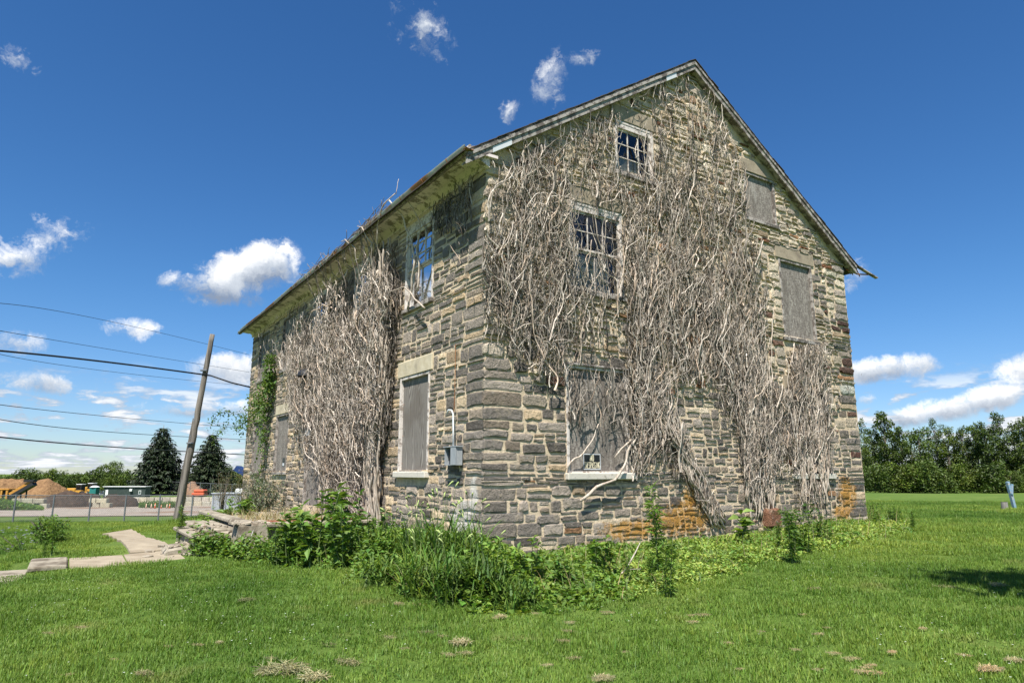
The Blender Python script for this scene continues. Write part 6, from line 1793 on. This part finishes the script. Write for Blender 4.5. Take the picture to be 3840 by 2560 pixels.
# ------------------------------------------------------------------ right field: post and stump
p = at(3782, 1772, 36); p[2] = tz(p[0], p[1])
ps = empty('wooden_post', tuple(p), R(15), 'leaning wooden post with peeling blue paint on the right lawn', 'post')
b = MB(); b.beam((.10, 0, -.1), (-.16, 0, 1.42), .15, .13, up=(0, 1, 0)); b.build('shaft', 'blue_paint', ps)
b = MB(); b.beam((-.085, -.10, .78), (.02, -.10, 1.30), .10, .05, up=(0, 1, 0)); b.build('bracket', 'blue_paint', ps)
p = at(3750, 1772, 36); p[2] = tz(p[0], p[1])
b = MB(); b.cyl((0, 0, -.05), .165, .43, 14, .155); o = b.build('wooden_stump', 'stump_wood', None); o.location = p; tag(o, 'short grey round stump left of the blue post', 'stump')
b = MB(); b.cyl((0, 0, .381), .14, .01, 14, .14); b.build('dark_top_disc', 'interior_dark', o)  # flat disc, its near-black colour stands for the shade in a hollow

# ------------------------------------------------------------------ dried clippings on the lawn
def clump_mesh(n, rx, ry, h, L):
    a = RNG.uniform(0, 6.28, n); r = np.sqrt(RNG.uniform(0, 1, n)); P = np.stack([r * rx * np.cos(a), r * ry * np.sin(a), RNG.uniform(.2, 1, n) * h * (1 - .7 * r)], -1)
    V, F, C = leaf_arrays(P, RNG.uniform(0, 6.28, n), RNG.normal(.0, .35, n), L * RNG.uniform(.5, 1.2, n), .006, jitcol(n, .65, 1.25, .05), .1)
    return mesh_np('straw', V, F, C)


CL = [clump_mesh(420, .16, .09, .06, .10), clump_mesh(300, .11, .07, .05, .08), clump_mesh(200, .20, .05, .03, .09)]
big = [(566, 1383, 1.0, 'dry straw clump alone on the left half of the lawn'), (1057, 1483, 1.5, 'ragged dry straw clump in the middle of the foreground lawn'), (800, 1527, 1.2, 'dry straw clump left of the ragged middle clump'), (648, 1548, 2.0, 'big dry straw patch near the bottom edge left of centre'), (720, 1566, 1.8, 'wide dry straw patch cut by the bottom edge'),
       (960, 1394, .8, 'right one of two straw tufts by the tall grass'), (915, 1392, .7, 'left one of two straw tufts by the tall grass'), (1150, 1422, 1.0, 'scattered straw bits in front of the corner weeds'), (1870, 1356, .9, 'brown straw curl on the lawn right of the gable'), (2275, 1545, 1.0, 'straw clump at the bottom right corner'), (2330, 1524, 1.0, 'straw clump at the right picture edge near the bottom'),
       (2170, 1352, 1.2, 'straw strand beside the upper tree shadow'), (2290, 1348, 1.0, 'straw clump right of the tree shadow strand'), (2050, 1505, .6, 'little straw bit on the open right lawn'), (1030, 1510, .7, 'straw bit below the ragged middle clump'), (330, 1555, .8, 'straw clump at the bottom left of the lawn'), (503, 1482, .6, 'straw crumb left of the middle lawn'), (455, 1487, .6, 'straw crumb furthest left on the middle lawn'), (1385, 1566, .9, 'straw patch at the bottom edge right of centre'), (2120, 1450, .6, 'straw bit right of centre on the right lawn')]
for i, (x, y, s, lab) in enumerate(big):
    q = og(x, y); o = link('straw_clump', CL[i % 3], None, 'straw'); o.location = (q[0], q[1], q[2] + .03); s *= .55; o.scale = (s, s, s); o.rotation_euler = (0, 0, random.uniform(-.5, .5)); tag(o, lab, 'straw', 'dry straw clumps on the lawn')
for i in range(46):
    x = random.uniform(1300, 2352) if i < 26 else random.uniform(100, 1300); y = random.uniform(1130, 1190) if (i < 22 and x > 2010) else random.uniform(1400, 1560)
    if x > 2010 and i < 22: s = random.uniform(1.5, 4.5)
    else: s = random.uniform(.2, .45)
    q = og(x, y); u_, v_ = w2loc(q[0], q[1])
    if u_ > -.5 and v_ > -2: continue
    o = link('straw_clump', CL[2], None, 'straw'); o.location = (q[0], q[1], q[2] + .03); o.scale = (s, s, min(s, 1.2)); o.rotation_euler = (0, 0, random.uniform(-.4, .4))
    tag(o, 'small scrap of dry cut grass lying on the mown lawn', 'straw', 'scraps of cut grass on the lawn')
# bare stick leaning in the weeds below the sign window
q = og(1400, 1345); b = MB(); b.tube([(0, 0, .02), (.25, .12, .2), (.42, .25, .42), (.5, .3, .55)], [.012, .011, .009, .005], 5); b.tube([(.25, .12, .2), (.45, .05, .22)], [.007, .004], 4)
o = b.build('dead_branch', 'dead_stem', None, True); o.location = q; tag(o, 'pale bare stick leaning in the weeds below the sign window', 'branch')
# reddish stone leaning at the wall foot
b = MB(); vs, fs = stone_geo('G', 7.55, 8.05, -1.25, -.82, .22, .25, .03); b.add(vs, fs, (.20, .10, .06)); o = b.build('loose_stone', 'stone_face', None); o.location = CORN; o.rotation_euler = (0, 0, R(90) - HAZ); tag(o, 'rusty red loose stone leaning against the gable foot', 'stone')

# ------------------------------------------------------------------ lawn grass
def lawn():
    pc_ = bpy.data.collections.new('grass_patches')
    for v in range(4):
        n = 1500; P = np.stack([RNG.uniform(-.40, .40, n), RNG.uniform(-.40, .40, n), np.zeros(n)], -1)
        k = (v == 3)
        L = RNG.gamma(9, (.0046, .0038, .0030, .0056)[v], n) * (1.0 + .5 * (RNG.uniform(0, 1, n) < .05))
        Q = blade_arrays(P, RNG.uniform(0, 6.28, n), RNG.uniform(.05, .75, n), L, RNG.uniform(.0045, .0085, n), jitcol(n, .65, 1.35, .10), 2, .9)
        me = mesh_np('grass_patch', *Q); o = bpy.data.objects.new('grass_patch', me); me.materials.append(MATS['grass_blade']); pc_.objects.link(o)
    # points where a patch of blades grows
    pts = []; scl = []
    for (y0, y1, stp, s) in ((2.5, 13, .52, 1.0), (13, 24, .70, 1.3), (24, 46, 1.15, 1.9)):
        ys = np.arange(y0, y1, stp)
        for y in ys:
            xs = np.arange(-.82 * y - 2, .82 * y + 2, stp)
            xs = xs + RNG.uniform(-.15, .15, len(xs)) * stp
            yy = y + RNG.uniform(-.15, .15, len(xs)) * stp
            u_, v_ = w2loc(xs, yy)
            ok = ~((u_ > -.35 * s) & (u_ < GW + .3) & (v_ > -.3 * s) & (v_ < FL + .5))
            ok &= ~((u_ > -6.95) & (u_ < -3.85) & (v_ > 4.55) & (v_ < 6.35)) & ~((u_ > -5.1 - .04 * (v_ - 6)) & (u_ < -3.95) & (v_ > 6.0) & (v_ < 13.4)) & ~((u_ > -7.5) & (u_ < -6.3) & (v_ > 4.65) & (v_ < 6.4))
            ok &= ~((u_ > -3.9) & (u_ < 0) & (v_ > 4.5) & (v_ < 11))
            ok &= ~((xs < -13) & (yy < 25.9 - .32 * (xs + 40)) & (yy > 21.4 - .34 * (xs + 40)))
            behind = (u_ > GW + 1) & (v_ > 2)
            z = terr(xs, yy)
            pts += np.stack([xs, yy, z - .006], -1)[ok].tolist(); scl += [s] * int(ok.sum())
    pts = np.array(pts); scl = np.array(scl); perm = RNG.permutation(len(pts)); pts = pts[perm]; scl = scl[perm]
    me = bpy.data.meshes.new('grass'); me.vertices.add(len(pts)); me.vertices.foreach_set('co', pts.astype(np.float32).ravel())
    a = me.attributes.new('psc', 'FLOAT', 'POINT'); a.data.foreach_set('value', scl.astype(np.float32))
    o = bpy.data.objects.new('lawn_grass', me); COL.objects.link(o); o['kind'] = 'stuff'; tag(o, 'short mown green lawn grass all round the house', 'grass')
    ng = bpy.data.node_groups.new('grow_grass', 'GeometryNodeTree')
    ng.interface.new_socket('Geometry', in_out='INPUT', socket_type='NodeSocketGeometry'); ng.interface.new_socket('Geometry', in_out='OUTPUT', socket_type='NodeSocketGeometry')
    N = ng.nodes; Lk = ng.links
    gi, go = N.new('NodeGroupInput'), N.new('NodeGroupOutput')
    m2p = N.new('GeometryNodeMeshToPoints'); Lk.new(gi.outputs[0], m2p.inputs['Mesh'])
    ci = N.new('GeometryNodeCollectionInfo'); ci.inputs['Collection'].default_value = pc_; ci.inputs['Separate Children'].default_value = True; ci.inputs['Reset Children'].default_value = True
    rv_ = N.new('FunctionNodeRandomValue'); rv_.data_type = 'FLOAT_VECTOR'; rv_.inputs[0].default_value = (-.04, -.04, 0); rv_.inputs[1].default_value = (.04, .04, 6.283)
    na = N.new('GeometryNodeInputNamedAttribute'); na.data_type = 'FLOAT'; na.inputs['Name'].default_value = 'psc'
    rs = N.new('FunctionNodeRandomValue'); rs.data_type = 'FLOAT'; rs.inputs[2].default_value = .8; rs.inputs[3].default_value = 1.2; rs.inputs['Seed'].default_value = 5
    mu = N.new('ShaderNodeMath'); mu.operation = 'MULTIPLY'; Lk.new(na.outputs[0], mu.inputs[0]); Lk.new(rs.outputs[1], mu.inputs[1])
    cz = N.new('ShaderNodeCombineXYZ'); Lk.new(na.outputs[0], cz.inputs[0]); Lk.new(na.outputs[0], cz.inputs[1]); Lk.new(mu.outputs[0], cz.inputs[2])
    ip = N.new('GeometryNodeInstanceOnPoints'); Lk.new(m2p.outputs[0], ip.inputs['Points']); Lk.new(ci.outputs[0], ip.inputs['Instance']); ip.inputs['Pick Instance'].default_value = True
    Lk.new(rv_.outputs[0], ip.inputs['Rotation']); Lk.new(cz.outputs[0], ip.inputs['Scale']); Lk.new(ip.outputs[0], go.inputs[0])
    md = o.modifiers.new('grow', 'NODES'); md.node_group = ng


lawn()
# white clover heads and little broad leaved weeds in the lawn
n = 1100; x = RNG.uniform(-8, 9, n); y = RNG.uniform(5, 15, n); k = (lumps(x * .5, y * .6) > .52) & (np.abs(x) < .8 * y); u_, v_ = w2loc(x, y); k &= ~((u_ > -.5) & (v_ > -1)); x, y = x[k], y[k]
P = np.c_[x, y, terr(x, y) + RNG.uniform(.035, .06, len(x))]
PP = np.repeat(P, 4, 0) ; m_ = len(PP)
V, F, C = leaf_arrays(PP, np.tile(np.arange(4) * 1.57, len(x)), np.full(m_, .5), .012, .011, jitcol(m_, .8, 1.0, .02), .05)
o = link('clover_flowers', mesh_np('clover_flowers', V, F, C), None, 'petal_plain'); o['kind'] = 'stuff'; tag(o, 'white clover heads dotted through the lawn', 'clover')
n = 5200; x = RNG.uniform(-9, 10, n); y = RNG.uniform(4.5, 17, n); k = lumps(x * .8 + 3, y * .7) > .66; x, y = x[k], y[k]; u_, v_ = w2loc(x, y); k = ~((u_ > -.5) & (v_ > -.5)) & ~((u_ > -7.6) & (u_ < -2.4) & (v_ > 4.4)); x, y = x[k], y[k]
P = np.c_[x, y, terr(x, y) + RNG.uniform(.01, .05, len(x))]; m_ = len(P)
V, F, C = leaf_arrays(P, RNG.uniform(0, 6.28, m_), RNG.normal(.25, .3, m_), RNG.uniform(.03, .085, m_), RNG.uniform(.018, .035, m_), jitcol(m_, .8, 1.3), .1)
o = link('lawn_weeds', mesh_np('lawn_weeds', V, F, C), None, 'weed_leaf'); o['kind'] = 'stuff'; tag(o, 'small broad leaved weeds low in the mown lawn', 'weeds')
